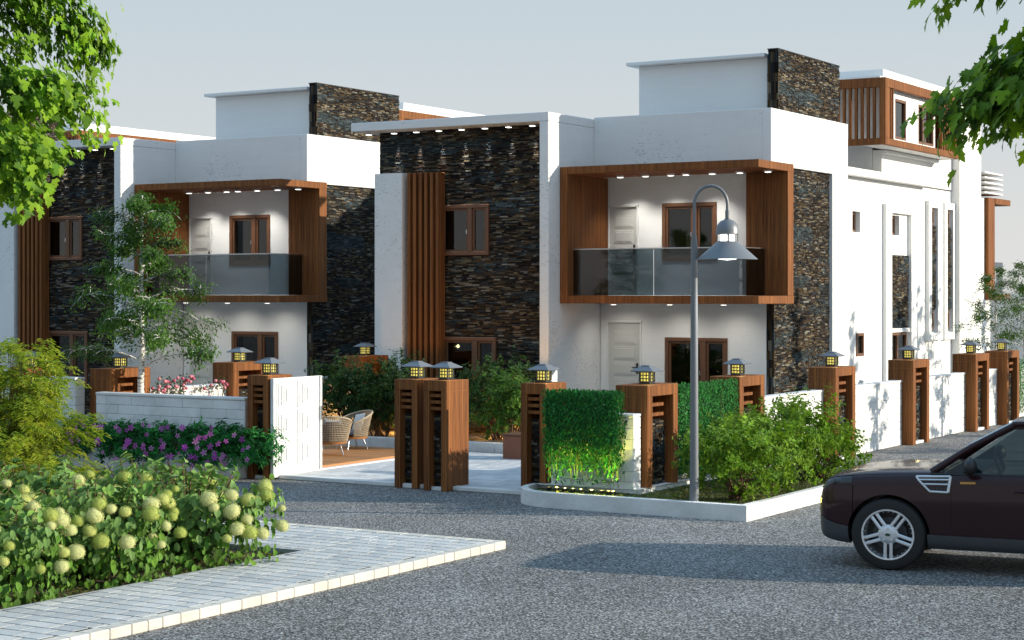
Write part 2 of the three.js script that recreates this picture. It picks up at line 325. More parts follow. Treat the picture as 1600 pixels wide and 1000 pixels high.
// planting bed in front of the house, white kerb and soil
setting('garden_soil', box(-24.2, -15.9, .004, .16, -34.9, -30.65), M.soil);
{
  const k = thing('garden_kerb', 'long low white kerb edging the shrub bed before the house', 'kerb', [-20, 0, -30.55]);
  seed = 9; for (let x = -3.9; x < 4.1; x += 1) part('kerb_block', box(x + .003, x + .997, 0, .24, -.08, .08, .012), M.kerbWhite, k);
}
// ---------------------------------------------------------------- houses
const HO = V(-20.5, 0, -36.96);
function house(label, roofX = 0, roofZ = 0) {
  let SX = 0, SZ = 0;
  const h = thing('white_villa', label, 'house', HO.toArray(), 0, 'white villas in a row');
  const P = (name, geos, mat, parent = h) => part(name, merge(Array.isArray(geos) ? geos : [geos]).translate(-HO.x + SX, -HO.y, -HO.z + SZ), mat, parent);
  // --- front block with the tall portal
  const hu = [-23.27, -21.93, 4.05, 5.21], hl = [-23.2, -21.74, .72, 2.18];
  P('wall', wallZ(-24.98, -20.28, 0, 6.95, -35.17, .28, [hu, hl]), M.dark);
  tag(P('stone_cladding', ledge('z', -35.172, -24.98, -20.282, 0, 6.955, { holes: [hu, hl], sd: 2 }), M.stone), 'dark split stone cladding', null, null, 'stuff');
  P('wall', wallX(-53, -35.45, 0, 6.1, -24.73, .25).translate(0, 0, 0), M.plaster);
  P('portal_slab', box(-25.4, -20.05, 6.96, 7.16, -36.9, -34.58, .012), M.travertine);
  P('portal_column', box(-20.28, -20.05, 0, 6.957, -36.95, -34.58, .012), M.travertine);
  P('pilaster', box(-24.88, -24.1, 0, 5.97, -35.13, -34.8, .012), M.travertine);
  for (let k = 0; k < 6; k++) P('slat', box(-23.98 + k * .157, -23.9 + k * .157, .25, 5.96, -35.12, -34.84, .006), M.wood);
  // --- recessed block
  const du = [-19.88, -19.06, 3.15, 5.2], dl = [-19.9, -18.98, .45, 2.56], wu = [-18.46, -17.11, 3.9, 5.21], wl = [-18.39, -16.85, .75, 2.19];
  P('wall', wallZ(-20.05, -15.93, 0, 5.96, -36.96, .26, [du, dl, wu, wl]), M.plaster);
  P('wall', box(-15.93, -15.785, 0, 5.96, -40.25, -36.99), M.dark);
  tag(P('stone_cladding', [ledge('z', -36.99, -15.93, -15.75, 0, 2.95, { sd: 5, ch: .2, len: [.03, .06] }), ledge('x', -15.785, 36.985, 40.25, 0, 5.955, { sd: 3 })], M.stone), 'split stone cladding on the corner', null, null, 'stuff');
  P('parapet', [box(-20.05, -15.88, 5.95, 7.2, -36.9, -36.65, .01)], M.travertine);
  P('parapet', [box(-15.88, -15.68, 5.965, 7.2, -41.24, -36.65, .01)], M.plaster);
  P('wall', box(-16.3, -15.68, 0, 5.962, -41.24, -40.25, .01), M.plaster);
  P('roof', [box(-20.05, -15.9, 6.7, 6.85, -41.2, -36.92), box(-24.7, -20.3, 5.85, 6.05, -52.05, -35.5), box(-20.29, -16.3, 5.85, 6.02, -50, -41.3), box(-24.7, -16.3, 2.86, 3.1, -52.9, -37.25)], M.plaster);
  P('ceiling', box(-20.04, -15.9, 5.965, 5.983, -41, -36.7), M.plaster);
  // --- upper tower and stone slab wall on the roof
  P('stair_head', box(-19.23, -16.05, 6.86, 8.38, -40.7, -37.3, .01), M.plaster);
  P('roof_cap', box(-19.45, -16.03, 8.382, 8.46, -40.9, -37.08, .01), M.plaster);
  P('wall', box(-15.93, -15.72, 6.86, 8.5, -40.72, -37.09), M.dark);
  tag(P('stone_cladding', [ledge('z', -37.09, -15.95, -15.69, 7.2, 8.52, { sd: 8, ch: .2, len: [.03, .06] }), ledge('x', -15.72, 37.09, 40.74, 7.2, 8.52, { sd: 7 })], M.stone), 'split stone slab wall on the roof', null, null, 'stuff');
  P('coping', box(-15.95, -15.69, 8.521, 8.54, -40.74, -37.05), M.darkMetal);
  // --- long side wall
  const s1 = [-42.92, -42.38, 4.68, 5.19], s2 = [-43.15, -42.61, 1.63, 2.2], n1 = [-45.78, -45.15, 4.68, 5.19], dd = [-46.32, -45.1, .3, 2.16], t1 = [-48.56, -48.1, 2.12, 5.48], t2 = [-49.9, -49.45, 2.12, 5.48];
  P('wall', wallX(-50.1, -41.24, 0, 6.02, -16, .26, [s1, s2, n1, dd, t1, t2]), M.plaster);
  P('ledge', box(-16.2, -15.75, 6.03, 6.2, -47.7, -41.25, .008), M.plaster);
  P('parapet', box(-16.3, -16.02, 6.03, 6.26, -44.4, -41.25), M.plaster);
  const ring = (z0, z1, y0, y1, iz0, iz1, iy0, iy1, x) => wallX(z0, z1, y0, y1, x - .09, .11, [[iz0, iz1, iy0, iy1]]);
  P('window_surround', ring(-46.85, -44.5, .02, 5.46, -46.42, -44.92, .04, 5.24, -15.8), M.plaster);
  P('window_surround', ring(-49.0, -47.84, 1.9, 5.68, -48.6, -48.08, 2.1, 5.5, -15.8), M.plaster);
  P('window_surround', ring(-50.35, -49.2, 1.9, 5.68, -49.94, -49.42, 2.1, 5.5, -15.8), M.plaster);
  P('lintel', box(-16, -15.93, 2.17, 2.27, -46.42, -44.92, .006), M.plaster);
  const bk = (z0, z1, y0, y1, sd) => ledge('x', -15.965, -z1, -z0, y0, y1, { sd });
  tag(P('stone_cladding', [ledge('x', -15.99, 44.93, 46.41, 2.28, 4.17, { sd: 11 }), bk(-48.59, -48.07, 2.75, 5.0, 12), bk(-49.93, -49.43, 2.75, 5.0, 13)], M.stone), 'split stone panels between the side windows', null, null, 'stuff');
  P('wall', [box(-16.2, -15.967, 2.72, 5.02, -48.555, -48.105), box(-16.2, -15.967, 2.72, 5.02, -49.895, -49.455)], M.dark);
  P('wall', [box(-20.3, -15.76, 0, 8.62, -52.1, -50.1, .01)], M.plaster);
  P('wall', [box(-24.7, -15.82, 0, 5.95, -53.2, -52.1, .01)], M.plaster);
  // --- roof room with the timber screen round it
  SX = roofX; SZ = roofZ;
  const ra = [-44.87, -44.03, 7.05, 8.06], rb = [-47.04, -45.8, 7.05, 8.07];
  P('wall', [wallX(-50.08, -44.4, 6.06, 6.815, -15.98, .24), wallX(-50.08, -47.15, 6.83, 8.5, -15.98, .24), wallX(-47.15, -43.5, 6.99, 8.37, -15.5, .2, [ra, rb]), wallZ(-19.1, -15.505, 6.99, 8.37, -43.4, .09), wallZ(-20.2, -16.23, 6.06, 8.5, -44.4, .24), wallX(-50, -44.65, 6.06, 8.5, -20, .2)], M.plaster);
  P('roof_cap', box(-20.6, -15.6, 8.505, 8.74, -49.95, -43.45, .012), M.plaster);
  P('roof_soffit', box(-19.1, -15.45, 8.38, 8.5, -48.5, -42.8), M.plaster);
  const scr = sub('timber_screen', h);
  P('frame', [box(-19.2, -15.3, 8.23, 8.46, -42.9, -42.78, .006), box(-19.2, -15.3, 6.82, 6.98, -42.9, -42.78, .006), box(-15.42, -15.3, 8.23, 8.46, -48.6, -42.9, .006), box(-15.42, -15.3, 6.82, 6.98, -48.6, -42.9, .006), box(-15.98, -15.3, 6.82, 8.46, -48.68, -48.6, .006), box(-15.46, -15.3, 6.98, 8.23, -43.06, -42.78, .006)], M.wood, scr);
  for (let k = 0; k < 22; k++) P('slat', box(-15.64 - k * .155, -15.575 - k * .155, 6.98, 8.23, -42.88, -42.8, .005), M.wood, scr);
  for (let k = 0; k < 3; k++) P('slat', box(-15.41, -15.33, 6.98, 8.23, -43.2 - k * .13, -43.15 - k * .13, .005), M.wood, scr);
  for (let k = 0; k < 7; k++) P('slat', box(-15.41, -15.33, 6.98, 8.23, -47.3 - k * .19, -47.23 - k * .19, .005), M.wood, scr);
  P('screen_back', box(-15.965, -15.93, 6.9, 8.37, -48.6, -47.17), M.frameWood, scr);
  P('deck_slab', box(-15.97, -15.43, 6.83, 6.9, -48.6, -42.91), M.plaster);
  P('gutter', box(-15.99, -15.86, 6.73, 6.815, -48.6, -44.45, .01), M.whitePaint);
  SX = SZ = 0;
  // --- balcony box
  const bal = sub('balcony', h);
  P('balcony_frame', [box(-20.04, -19.84, 2.96, 5.975, -36.95, -35.07, .008), box(-19.84, -15.29, 5.81, 5.976, -36.64, -35.07, .008), box(-19.84, -15.29, 2.96, 3.13, -36.64, -35.07, .008), box(-15.66, -15.29, 2.96, 3.13, -36.96, -36.64), box(-15.66, -15.29, 5.81, 5.976, -36.96, -36.64), box(-16.27, -15.29, 3.132, 5.808, -36.95, -36.64, .006)], M.wood, bal);
  P('floor', box(-19.84, -15.7, 2.97, 3.12, -36.955, -36.645), M.plaster, bal); P('soffit', box(-19.84, -16.3, 5.815, 5.945, -36.955, -36.645), M.plaster, bal);
  P('glass_panel', box(-19.83, -17.85, 3.14, 4.14, -35.31, -35.297), M.railGlass, bal); P('glass_panel', box(-17.83, -15.84, 3.14, 4.14, -35.31, -35.297), M.railGlass, bal); P('glass_panel', box(-15.837, -15.824, 3.14, 4.14, -36.63, -35.3), M.railGlass, bal);
  P('handrail', [box(-19.83, -15.815, 4.141, 4.17, -35.325, -35.285, .006), box(-15.85, -15.815, 4.141, 4.17, -36.63, -35.326, .006)], M.steel, bal);
  for (const x of [-19.05, -18.42, -17.8, -17.43, -16.8, -16.15, -15.5]) {
    const s = sub('spotlight', bal), z = -36.05;
    P('housing', box(x - .07, x + .07, 5.765, 5.812, z - .07, z + .07, .01), M.whitePaint, s); P('lamp', box(x - .05, x + .05, 5.758, 5.764, z - .05, z + .05), M.glow, s);
  }
  for (const x of [-19.05, -18.1, -17.1]) spot(bal, [x - HO.x, 5.74, -36.3 - HO.z], [x - HO.x, 3.2, -36.75 - HO.z], rgb(1, .96, .88), 7, .85, 1, 0, 3);
  for (const x of [-19.3, -17.9, -16.6]) {
    const s = sub('spotlight', bal), z = -36.2;
    P('housing', box(x - .06, x + .06, 2.93, 2.958, z - .06, z + .06, .006), M.whitePaint, s); P('lamp', box(x - .045, x + .045, 2.922, 2.928, z - .045, z + .045), M.glow, s);
    spot(s, [x - HO.x, 2.9, z - HO.z], [x - HO.x, .3, -36.8 - HO.z], rgb(1, .95, .85), 2.2, 1.25, 1, 0, 4);
  }
  // --- spotlights under the portal slab
  for (let k = 0; k < 8; k++) {
    const x = -25.15 + k * .625 + (k ? .08 : -.02), z = -34.98, s = sub('spotlight', h);
    P('housing', box(x - .065, x + .065, 6.91, 6.962, z - .065, z + .065, .01), M.whitePaint, s); P('lamp', box(x - .05, x + .05, 6.902, 6.909, z - .05, z + .05), M.glow, s);
    if (k) spot(s, [x - HO.x, 6.88, -35.07 - HO.z], [x - HO.x, 5.4, -35.16 - HO.z], rgb(1, .97, .92), 26, .2, 1, 0, 1);
  }
  // --- windows and doors
  function windowZ([x0, x1, y0, y1], z, split = .62) {
    const w = sub('window', h), f = .085, xm = lerp(x0, x1, split);
    P('frame', [box(x0, x1, y1 - f, y1, z - .1, z + .03, .008), box(x0, x1, y0, y0 + f, z - .1, z + .03, .008), box(x0, x0 + f, y0 + f, y1 - f, z - .1, z + .03, .008), box(x1 - f, x1, y0 + f, y1 - f, z - .1, z + .03, .008), box(xm - .06, xm + .06, y0 + f, y1 - f, z - .1, z + .03, .008)], M.frameWood, w);
    for (const [a, b] of [[x0 + f, xm - .06], [xm + .06, x1 - f]]) {
      const e = .05, c = y0 + f, d = y1 - f;
      P('sash', [box(a, b, d - e, d, z - .08, z - .01, .006), box(a, b, c, c + e, z - .08, z - .01, .006), box(a, a + e, c + e, d - e, z - .08, z - .01, .006), box(b - e, b, c + e, d - e, z - .08, z - .01, .006)], M.frameWood, w);
      P('pane', box(a + e, b - e, c + e, d - e, z - .05, z - .044), M.glass, w);
    }
    P('handle', [box(xm - .1, xm - .08, lerp(y0, y1, .42), lerp(y0, y1, .42) + .1, z - .01, z + .015)], M.steel, w);
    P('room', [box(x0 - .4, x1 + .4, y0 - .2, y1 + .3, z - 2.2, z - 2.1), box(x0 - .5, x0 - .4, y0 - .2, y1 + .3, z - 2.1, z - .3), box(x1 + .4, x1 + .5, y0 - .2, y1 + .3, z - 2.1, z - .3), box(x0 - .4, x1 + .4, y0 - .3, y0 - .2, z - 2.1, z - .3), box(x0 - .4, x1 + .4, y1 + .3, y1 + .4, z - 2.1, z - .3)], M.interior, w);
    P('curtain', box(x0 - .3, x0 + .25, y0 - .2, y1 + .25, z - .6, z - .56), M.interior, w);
  }
  windowZ(hu, -35.13); windowZ(hl, -35.13); windowZ(wu, -36.96, .6); windowZ(wl, -36.96, .62);
  function windowX([z0, z1, y0, y1], x, mull = null) {
    const w = sub('window', h), f = .07, bars = [box(x - .1, x, y1 - f, y1, z0, z1, .006), box(x - .1, x, y0, y0 + f, z0, z1, .006), box(x - .1, x, y0 + f, y1 - f, z0, z0 + f, .006), box(x - .1, x, y0 + f, y1 - f, z1 - f, z1, .006)];
    if (mull) bars.push(box(x - .1, x, y0 + f, y1 - f, mull - .05, mull + .05, .006));
    P('frame', bars, M.frameWood, w); P('pane', box(x - .06, x - .052, y0 + f, y1 - f, z0 + f, z1 - f), M.glass, w);
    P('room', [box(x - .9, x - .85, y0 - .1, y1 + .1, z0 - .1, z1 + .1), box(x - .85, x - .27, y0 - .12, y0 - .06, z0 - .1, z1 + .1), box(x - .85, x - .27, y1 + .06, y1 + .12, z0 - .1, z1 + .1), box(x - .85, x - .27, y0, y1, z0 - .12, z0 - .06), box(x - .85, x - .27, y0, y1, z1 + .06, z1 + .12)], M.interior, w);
  }
  windowX(s1, -16.12); windowX(s2, -15.98); windowX(n1, -16.12); windowX(dd, -15.98, -45.6); SX = roofX; SZ = roofZ; windowX(ra, -15.5); windowX(rb, -15.5, -46.2); SX = SZ = 0;
  for (const [a, b] of [[-48.56, -48.1], [-49.9, -49.45]]) { windowX([a, b, 5.03, 5.47], -15.99); windowX([a, b, 2.2, 2.7], -15.99); }
  for (const [x0, x1, y0, y1] of [du, dl]) {
    const d = sub('door', h), z = -36.99, w = x1 - x0;
    P('leaf', [box(x0 + .05, x1 - .05, y0, y1 - .05, z - .06, z - .02)], M.doorPaint, d);
    for (let k = 0; k < 5; k++) { const a = lerp(y0 + .14, y1 - .18, k / 5), b = lerp(y0 + .14, y1 - .18, (k + 1) / 5) - .06; P('panel', [box(x0 + .17, x1 - .17, a, b, z - .02, z - .008, .008), box(x0 + .21, x1 - .21, a + .04, b - .04, z - .008, z + .003, .006)], M.doorPaint, d); }
    P('frame', [box(x0, x0 + .05, y0, y1, z - .08, z + .045, .006), box(x1 - .05, x1, y0, y1, z - .08, z + .045, .006), box(x0, x1, y1 - .05, y1, z - .08, z + .046, .006)], M.whitePaint, d);
    P('handle', [box(x1 - .155, x1 - .115, y0 + .9, y0 + 1.14, z - .02, z + .01, .004), box(x1 - .25, x1 - .12, y0 + 1.03, y0 + 1.055, z + .03, z + .05, .006), box(x1 - .15, x1 - .12, y0 + 1.03, y0 + 1.055, z + .008, z + .05)], M.darkMetal, d);
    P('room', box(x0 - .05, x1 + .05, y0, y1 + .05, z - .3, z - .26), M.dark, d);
  }
  P('step', box(-20.04, -18.6, 0, .44, -36.95, -36.3, .01), M.kerbWhite);
  // --- rear balcony and louvre
  P('rear_balcony', [box(-16.4, -15.7, 3, 5.97, -53.25, -52.62, .008), box(-18.4, -15.68, 5.8, 5.972, -54.8, -53.25, .008), box(-18.4, -15.68, 2.98, 3.14, -54.8, -53.25, .008)], M.wood);
  P('rear_glass', box(-15.9, -15.887, 3.15, 4.1, -54.7, -53.27), M.railGlass);
  for (let k = 0; k < 5; k++) P('louvre', box(-16.9, -15.66, 6.07 + k * .145, 6.125 + k * .145, -53.95, -52.12, .008), M.kerbWhite);
  return h;
}
const villa = house('nearest white villa, behind the lamp post, with balcony box facing the corner');
const villa2 = house('middle white villa, second from the right, with the birch before its balcony', -2.1, -.4); villa2.position.x = HO.x - 12.6;
copy(villa2, 'white_villa', 'farthest villa at left edge, mostly hidden behind the maple leaves', [HO.x - 25.2, 0, HO.z]);
{ // annex behind the last house
  const a = thing('white_annex', 'plain white annex with one brown window, far right behind young trees', 'annex', [-17, 0, -58]);
  part('wall', wallZ(-5, 2.6, 0, 3, 0, .3, [[.9, 1.9, .9, 2.1]]), M.plaster, a); part('wall', [wallX(-4, -.3, 0, 3, 2.6, .3), box(-5, 2.6, 3.0, 3.15, -4, .08)], M.plaster, a);
  const w = sub('window', a); part('frame', [box(.9, 1.9, 2.02, 2.1, -.12, .02), box(.9, 1.9, .9, .98, -.12, .02), box(.9, .98, .98, 2.02, -.12, .02), box(1.82, 1.9, .98, 2.02, -.12, .02)], M.frameWood, w); part('pane', box(.98, 1.82, .98, 2.02, -.07, -.062), M.glass, w);
  part('room', box(.8, 2, .8, 2.2, -1.2, -1.1), M.interior, a);
}
// ---------------------------------------------------------------- boundary walls, pillars, lanterns
function blockWall(label, axis, a0, a1, face, thick, y1, pos0 = 0, group = 'white block boundary walls') {   // face: the side towards +z or +x
  const mid = face - thick / 2, at = axis === 'x' ? [(a0 + a1) / 2, 0, mid] : [mid, 0, (a0 + a1) / 2], L = a1 - a0;
  const w = thing('boundary_wall', label, 'wall', at, 0, group), cache = {}; seed = Math.round(Math.abs(a0 * 100 + face * 10));
  const ht = y1 - .05, rows = Math.round(ht / .165), rh = ht / rows, t = thick / 2;
  const B = (u0, u1, v0, v1, d, b) => axis === 'x' ? box(u0, u1, v0, v1, -d, d, b) : box(-d, d, v0, v1, u0, u1, b);
  part('core', B(-L / 2 + .01, L / 2 - .01, 0, ht, t - .035), M.mortar, w);
  for (let r = 0; r < rows; r++) {
    let u = -L / 2 - (r % 2 ? .33 : 0) - rr(0, .08);
    while (u < L / 2 - .02) {
      const l = rr(.56, .74), s = Math.max(u, -L / 2), e = L / 2 - Math.min(u + l, L / 2) < .09 ? L / 2 : Math.min(u + l, L / 2); u += l; if (e - s < .06) { continue; }
      part('block', B(s + .002, e - .002, r * rh + .002, (r + 1) * rh - .002, t - .004 * rnd(), .007), M.block[Math.floor(rnd() * 3)], w);
      if (e === L / 2) break;
    }
  }
  part('coping', B(-L / 2, L / 2, ht + .002, y1, t + .012, .008), M.kerbWhite, w);
  return w;
}
blockWall('white block wall behind the purple flowers, between the birch and the gate', 'x', -23.8, -20.3, -24.56, .2, 1.38);
blockWall('short white block wall behind the hanging green hedge at the corner', 'x', -14.16, -12.72, -24.5, .25, 1.36);
blockWall('white block wall behind the lamp post side hedge, next to the corner pillar', 'z', -28.17, -25.83, -12.87, .2, 1.36);
blockWall('sunlit white block wall behind the round bushes, below the stone corner', 'z', -32.56, -29.22, -12.87, .2, 1.36);
blockWall('white block wall with dappled shade above the car bonnet, third along the side road', 'z', -36.98, -33.61, -12.87, .2, 1.36);
blockWall('white block wall with dappled shade, fourth along the side road', 'z', -41.39, -38.03, -12.87, .2, 1.36);
blockWall('shortest white block wall between the two far pillars', 'z', -43.84, -42.4, -12.87, .2, 1.36);
blockWall('last white block wall, at the right edge behind the car roof', 'z', -50, -44.9, -12.87, .2, 1.36);
blockWall('sunlit white block wall behind the climbing roses, beside the birch', 'z', -28.52, -26.1, -24.05, .2, 1.36);
blockWall('shaded white block wall behind the chairs, left of the white strip pilaster', 'z', -32.95, -29.57, -24.05, .2, 1.36);
blockWall('white block wall of the next villa, behind the yellow green shrub', 'x', -25.45, -24.5, -24.75, .25, 1.62);
blockWall('pale shaded block wall in the gap between two gate pillars', 'x', -16.66, -16.57, -24.9, .2, 1.3);

function pillar(open) {   // open 'z': opening to the street front; 'x': opening to the side road
  const w = thing('gate_pillar', '', 'pillar', [0, 0, 0], 0);
  const W = open === 'z' ? .54 : 1.05, D = open === 'z' ? .66 : .55, f = open === 'z' ? .135 : .17, hT = 1.78;
  // built with the opening facing +z, width along x, then turned
  const T = (g) => open === 'z' ? g : g.rotateY(Math.PI / 2);
  const q = (...a) => T(metricUV(box(...a)));
  part('wood_casing', [q(-W / 2, -W / 2 + f, 0, hT - .17, -D / 2, D / 2, .006), q(W / 2 - f, W / 2, 0, hT - .17, -D / 2, D / 2, .006), q(-W / 2, W / 2, hT - .17, hT, -D / 2, D / 2, .006), q(-W / 2 + f, W / 2 - f, open === 'z' ? 0 : 1.22, hT - .17, -D / 2, -D / 2 + .12)], M.wood, w);
  const sx = -W / 2 + f, ex = W / 2 - f;
  part('stone_backing', q(sx, ex, .06, 1.22, -D / 2 + .05, D / 2 - .16), M.dark, w);
  tag(part('stone_panel', T(ledge('z', D / 2 - .16, sx, ex, .06, 1.22, { sd: open === 'z' ? 21 : 22, ch: .034, len: [.05, .2], depth: .025 })), M.stone, w), 'dark split stone inlay', null, null, 'stuff');
  part('base_sill', q(sx, ex, 0, .06, -D / 2 + .05, D / 2 - .06, .006), M.kerbWhite, w);
  for (let k = 0; k < (open === 'z' ? 3 : 2); k++) { const y = 1.3 + k * (open === 'z' ? .105 : .15); part('slat', q(sx, lerp(sx, ex, open === 'z' ? 1 : .62), y, y + .052, D / 2 - .13, D / 2 - .03, .004), M.wood, w); }
  return w;
}
function lantern() {
  const l = thing('pillar_lantern', '', 'lantern', [0, 0, 0]);
  part('base', [box(-.1, .1, 0, .018, -.1, .1, .004), box(-.085, .085, .018, .03, -.085, .085)], M.darkMetal, l);
  const b = .012, posts = [];
  for (const i of [-1, 1]) for (const j of [-1, 1]) posts.push(box(i * .082 - b, i * .082 + b, .03, .19, j * .082 - b, j * .082 + b));
  for (const y of [.036, .085, .135, .184]) for (const s of [-1, 1]) { posts.push(box(-.082, .082, y - .007, y + .007, s * .082 - .005, s * .082 + .005)); posts.push(box(s * .082 - .005, s * .082 + .005, y - .007, y + .007, -.082, .082)); }
  for (const s of [-1, 1]) for (const o of [-.028, .028]) { posts.push(box(o - .0065, o + .0065, .03, .19, s * .082 - .005, s * .082 + .005)); posts.push(box(s * .082 - .005, s * .082 + .005, .03, .19, o - .0065, o + .0065)); }
  part('cage', posts, M.darkMetal, l);
  for (const [x, z] of [[-1, 0], [1, 0], [0, -1], [0, 1]]) part('lamp_pane', x ? box(x * .071 - .002, x * .071 + .002, .04, .18, -.066, .066) : box(-.066, .066, .04, .18, z * .071 - .002, z * .071 + .002), M.glowYellow, l);
  const ring = (r, y) => [[-r, y, r], [r, y, r], [r, y, -r], [-r, y, -r]], F = [], lv = [ring(.19, .192), ring(.195, .205), ring(.085, .268), ring(.08, .272)];
  for (let k = 0; k < 3; k++) for (let s = 0; s < 4; s++) F.push([lv[k][s], lv[k][(s + 1) % 4], lv[k + 1][(s + 1) % 4], lv[k + 1][s]]);
  F.push(lv[3], lv[0].slice().reverse());
  part('roof', poly(F), M.greyMetal, l); part('roof_cap', [box(-.07, .07, .272, .288, -.07, .07, .004)], M.greyMetal, l);
  return l;
}
{
  const pz = pillar('z'), px = pillar('x'), ln = lantern(); let nz = 0, nx = 0, n = 0;
  const put = (open, x, z, label, lamp) => {
    const src = open === 'z' ? pz : px, first = open === 'z' ? nz++ === 0 : nx++ === 0;
    const o = first ? src : copy(src, 'gate_pillar', label, [x, 0, z]); o.position.set(x, 0, z); tag(o, label, 'pillar', open === 'z' ? 'gate pillars facing the front road' : 'wood framed pillars along the side fences');
    const l = n++ === 0 ? ln : copy(ln, 'pillar_lantern', lamp, [x, 1.78, z]); l.position.set(x, 1.782, z); tag(l, lamp, 'lantern', 'roofed lanterns on the pillars');
    if (n === 1) o.scale.x = .84;
    const p = new THREE.PointLight(rgb(1, .85, .4), .12, 3, 2); p.position.set(x + .13, 1.9, z + .13); p.shadow.radius = 2; p.castShadow = true; p.name = 'light'; scene.add(p);
  };
  put('z', -19.95, -24.8, 'wood and stone pillar hinged to the open white gate', 'roofed lantern on the pillar beside the white gate');
  put('z', -16.96, -24.93, 'left one of the two close set wood and stone gate pillars', 'roofed lantern on the left of the two close gate pillars');
  put('z', -16.32, -24.83, 'right one of the close gate pillars, its side half sunlit', 'roofed lantern on the right of the two close gate pillars');
  put('z', -14.5, -24.86, 'wood and stone pillar left of the hanging hedge, by the kerb curve', 'roofed lantern on the pillar left of the hanging hedge');
  put('z', -26.1, -25.2, 'pillar top of the next villa, half hidden by yellow green foliage', 'roofed lantern at far left above the yellow green shrub');
  put('x', -12.9, -25.3, 'corner pillar with two lit slats, between hedge and lamp post', 'roofed lantern on the corner pillar left of the lamp post');
  put('x', -12.9, -28.7, 'pillar behind the upright clipped hedge, right of the lamp post', 'roofed lantern behind the clipped hedge right of the lamp post');
  put('x', -12.9, -33.09, 'pillar below the stone clad corner, above the round bushes', 'roofed lantern on the pillar above the round bushes');
  put('x', -12.9, -37.51, 'pillar in front of the brown side entrance door', 'roofed lantern in front of the brown side entrance');
  put('x', -12.9, -41.85, 'nearer pillar of the last close pair on the side road', 'roofed lantern on the nearer pillar of the far pair');
  put('x', -12.9, -44.35, 'farthest pillar on the side road, by the young tree', 'roofed lantern on the farthest pillar by the young tree');
  put('x', -24.15, -25.57, 'wood pillar with sunlit slats just behind the birch trunk', 'roofed lantern left of the birch trunk');
  put('x', -24.15, -29.05, 'wood pillar between the climbing roses and the ground floor window', 'roofed lantern in front of the middle villa window');
  put('x', -24.15, -33.42, 'wood pillar against the dark stone, left of the tall pilaster', 'roofed lantern in front of the shaded dark stone wall');
}
{ // the open gate leaf
  const g = thing('garden_gate', 'white panelled metal gate leaf standing open beside the pillar', 'gate', [-19.665, 0, -24.5], 0);
  const L = 1.37, y0 = .03, y1 = 1.73, q = (z0, z1, a, b, x0, x1, c = .006) => box(x0, x1, a, b, z0, z1, c);
  part('leaf', q(-L, -.0, y0, y1, -.03, .012), M.whitePaint, g);
  part('end_post', [q(-.05, 0, y0, y1, .012, .04), q(-L, -L + .05, y0, y1, .012, .04)], M.whitePaint, g);
  for (let r = 0; r < 3; r++) for (let c = 0; c < 2; c++) {
    const z1 = -.1 - c * .585, z0 = z1 - .54, a = .2 + r * .505, b = a + .46, st = [];
    for (let k = 0; k < 5; k++) st.push(q(z0 + k * .052, z1 - k * .052, a + k * .03, b - k * .03, .012 + k * .015, .027 + k * .015, .004));
    part('raised_panel', st, M.whitePaint, g);
  }
  part('latch', [q(-L + .02, -L + .06, .95, 1.2, .04, .055), bar([.05, 1.0, -L + .05], [.05, 1.2, -L + .05], .008)], M.steel, g);
  for (const y of [.35, 1.4]) part('hinge', bar([.02, y, .0], [.02, y + .14, .0], .016, 8), M.steel, g);
}
// ---------------------------------------------------------------- corner bed with its kerb, left bed
{
  const pts = []; const add = (x, z) => pts.push(new THREE.Vector2(x, -z));
  add(-10.41, -29.6); add(-10.41, -23.45); add(-13.55, -23.45);
  for (let k = 1; k <= 10; k++) { const a = k / 10 * Math.PI * .5; add(-13.55 - Math.sin(a) * .92, -24.37 + Math.cos(a) * .92); } // rounded end
  add(-14.47, -24.5); add(-12.6, -24.5); add(-12.6, -29.6);
  const outer = new THREE.Shape(pts), t = .11, hole = new THREE.Path();
  const inn = [[-10.41 - t, -29.5], [-10.41 - t, -23.45 - t], [-13.5, -23.45 - t]];
  for (let k = 1; k <= 10; k++) { const a = k / 10 * Math.PI * .5; inn.push([-13.55 - Math.sin(a) * (.92 - t), -24.37 + Math.cos(a) * (.92 - t)]); }
  inn.push([-14.47 + t, -24.49], [-12.62, -24.49], [-12.62, -29.5]);
  hole.setFromPoints(inn.map(([x, z]) => new THREE.Vector2(x, -z))); outer.holes.push(hole);
  const k = thing('bed_kerb', 'white kerb with a rounded end round the corner planting bed', 'kerb', [0, 0, 0]);
  part('kerb', metricUV(new THREE.ExtrudeGeometry(outer, { depth: .22, bevelEnabled: true, bevelSize: .008, bevelThickness: .008, bevelSegments: 2, curveSegments: 4 }).rotateX(-Math.PI / 2)), M.kerbWhite, k);
  const inside = new THREE.Shape(inn.map(([x, z]) => new THREE.Vector2(x, -z)));
  setting('turf', metricUV(new THREE.ExtrudeGeometry(inside, { depth: .155, bevelEnabled: false }).rotateX(-Math.PI / 2).translate(0, .006, 0)), M.grassBase);
  const b = thing('flower_bed_kerb', 'low white planter kerb under the purple flowers', 'planter', [-22.4, 0, -24.49]);
  part('front_wall', box(-4.2, 2.2, 0, .4, .1, .24, .012), M.kerbWhite, b); part('end_wall', box(2.08, 2.2, 0, .398, -.64, .1, .012), M.kerbWhite, b);
  part('soil', box(-4.2, 2.08, .01, .34, -.64, .1), M.soil, b);
  const rb = thing('brown_planter', 'square brown planter box beside the driveway, behind the pillar', 'planter', [-17.7, 0, -29.7]);
  part('box', [box(-.35, .35, .004, .5, -.3, .3, .012)], std([.20, .07, .035], .6, { bumpMap: M.wood.bumpMap, bumpScale: .002 }), rb); part('rim', [box(-.37, .37, .5, .53, -.32, .32, .006)], M.frameWood, rb);
}
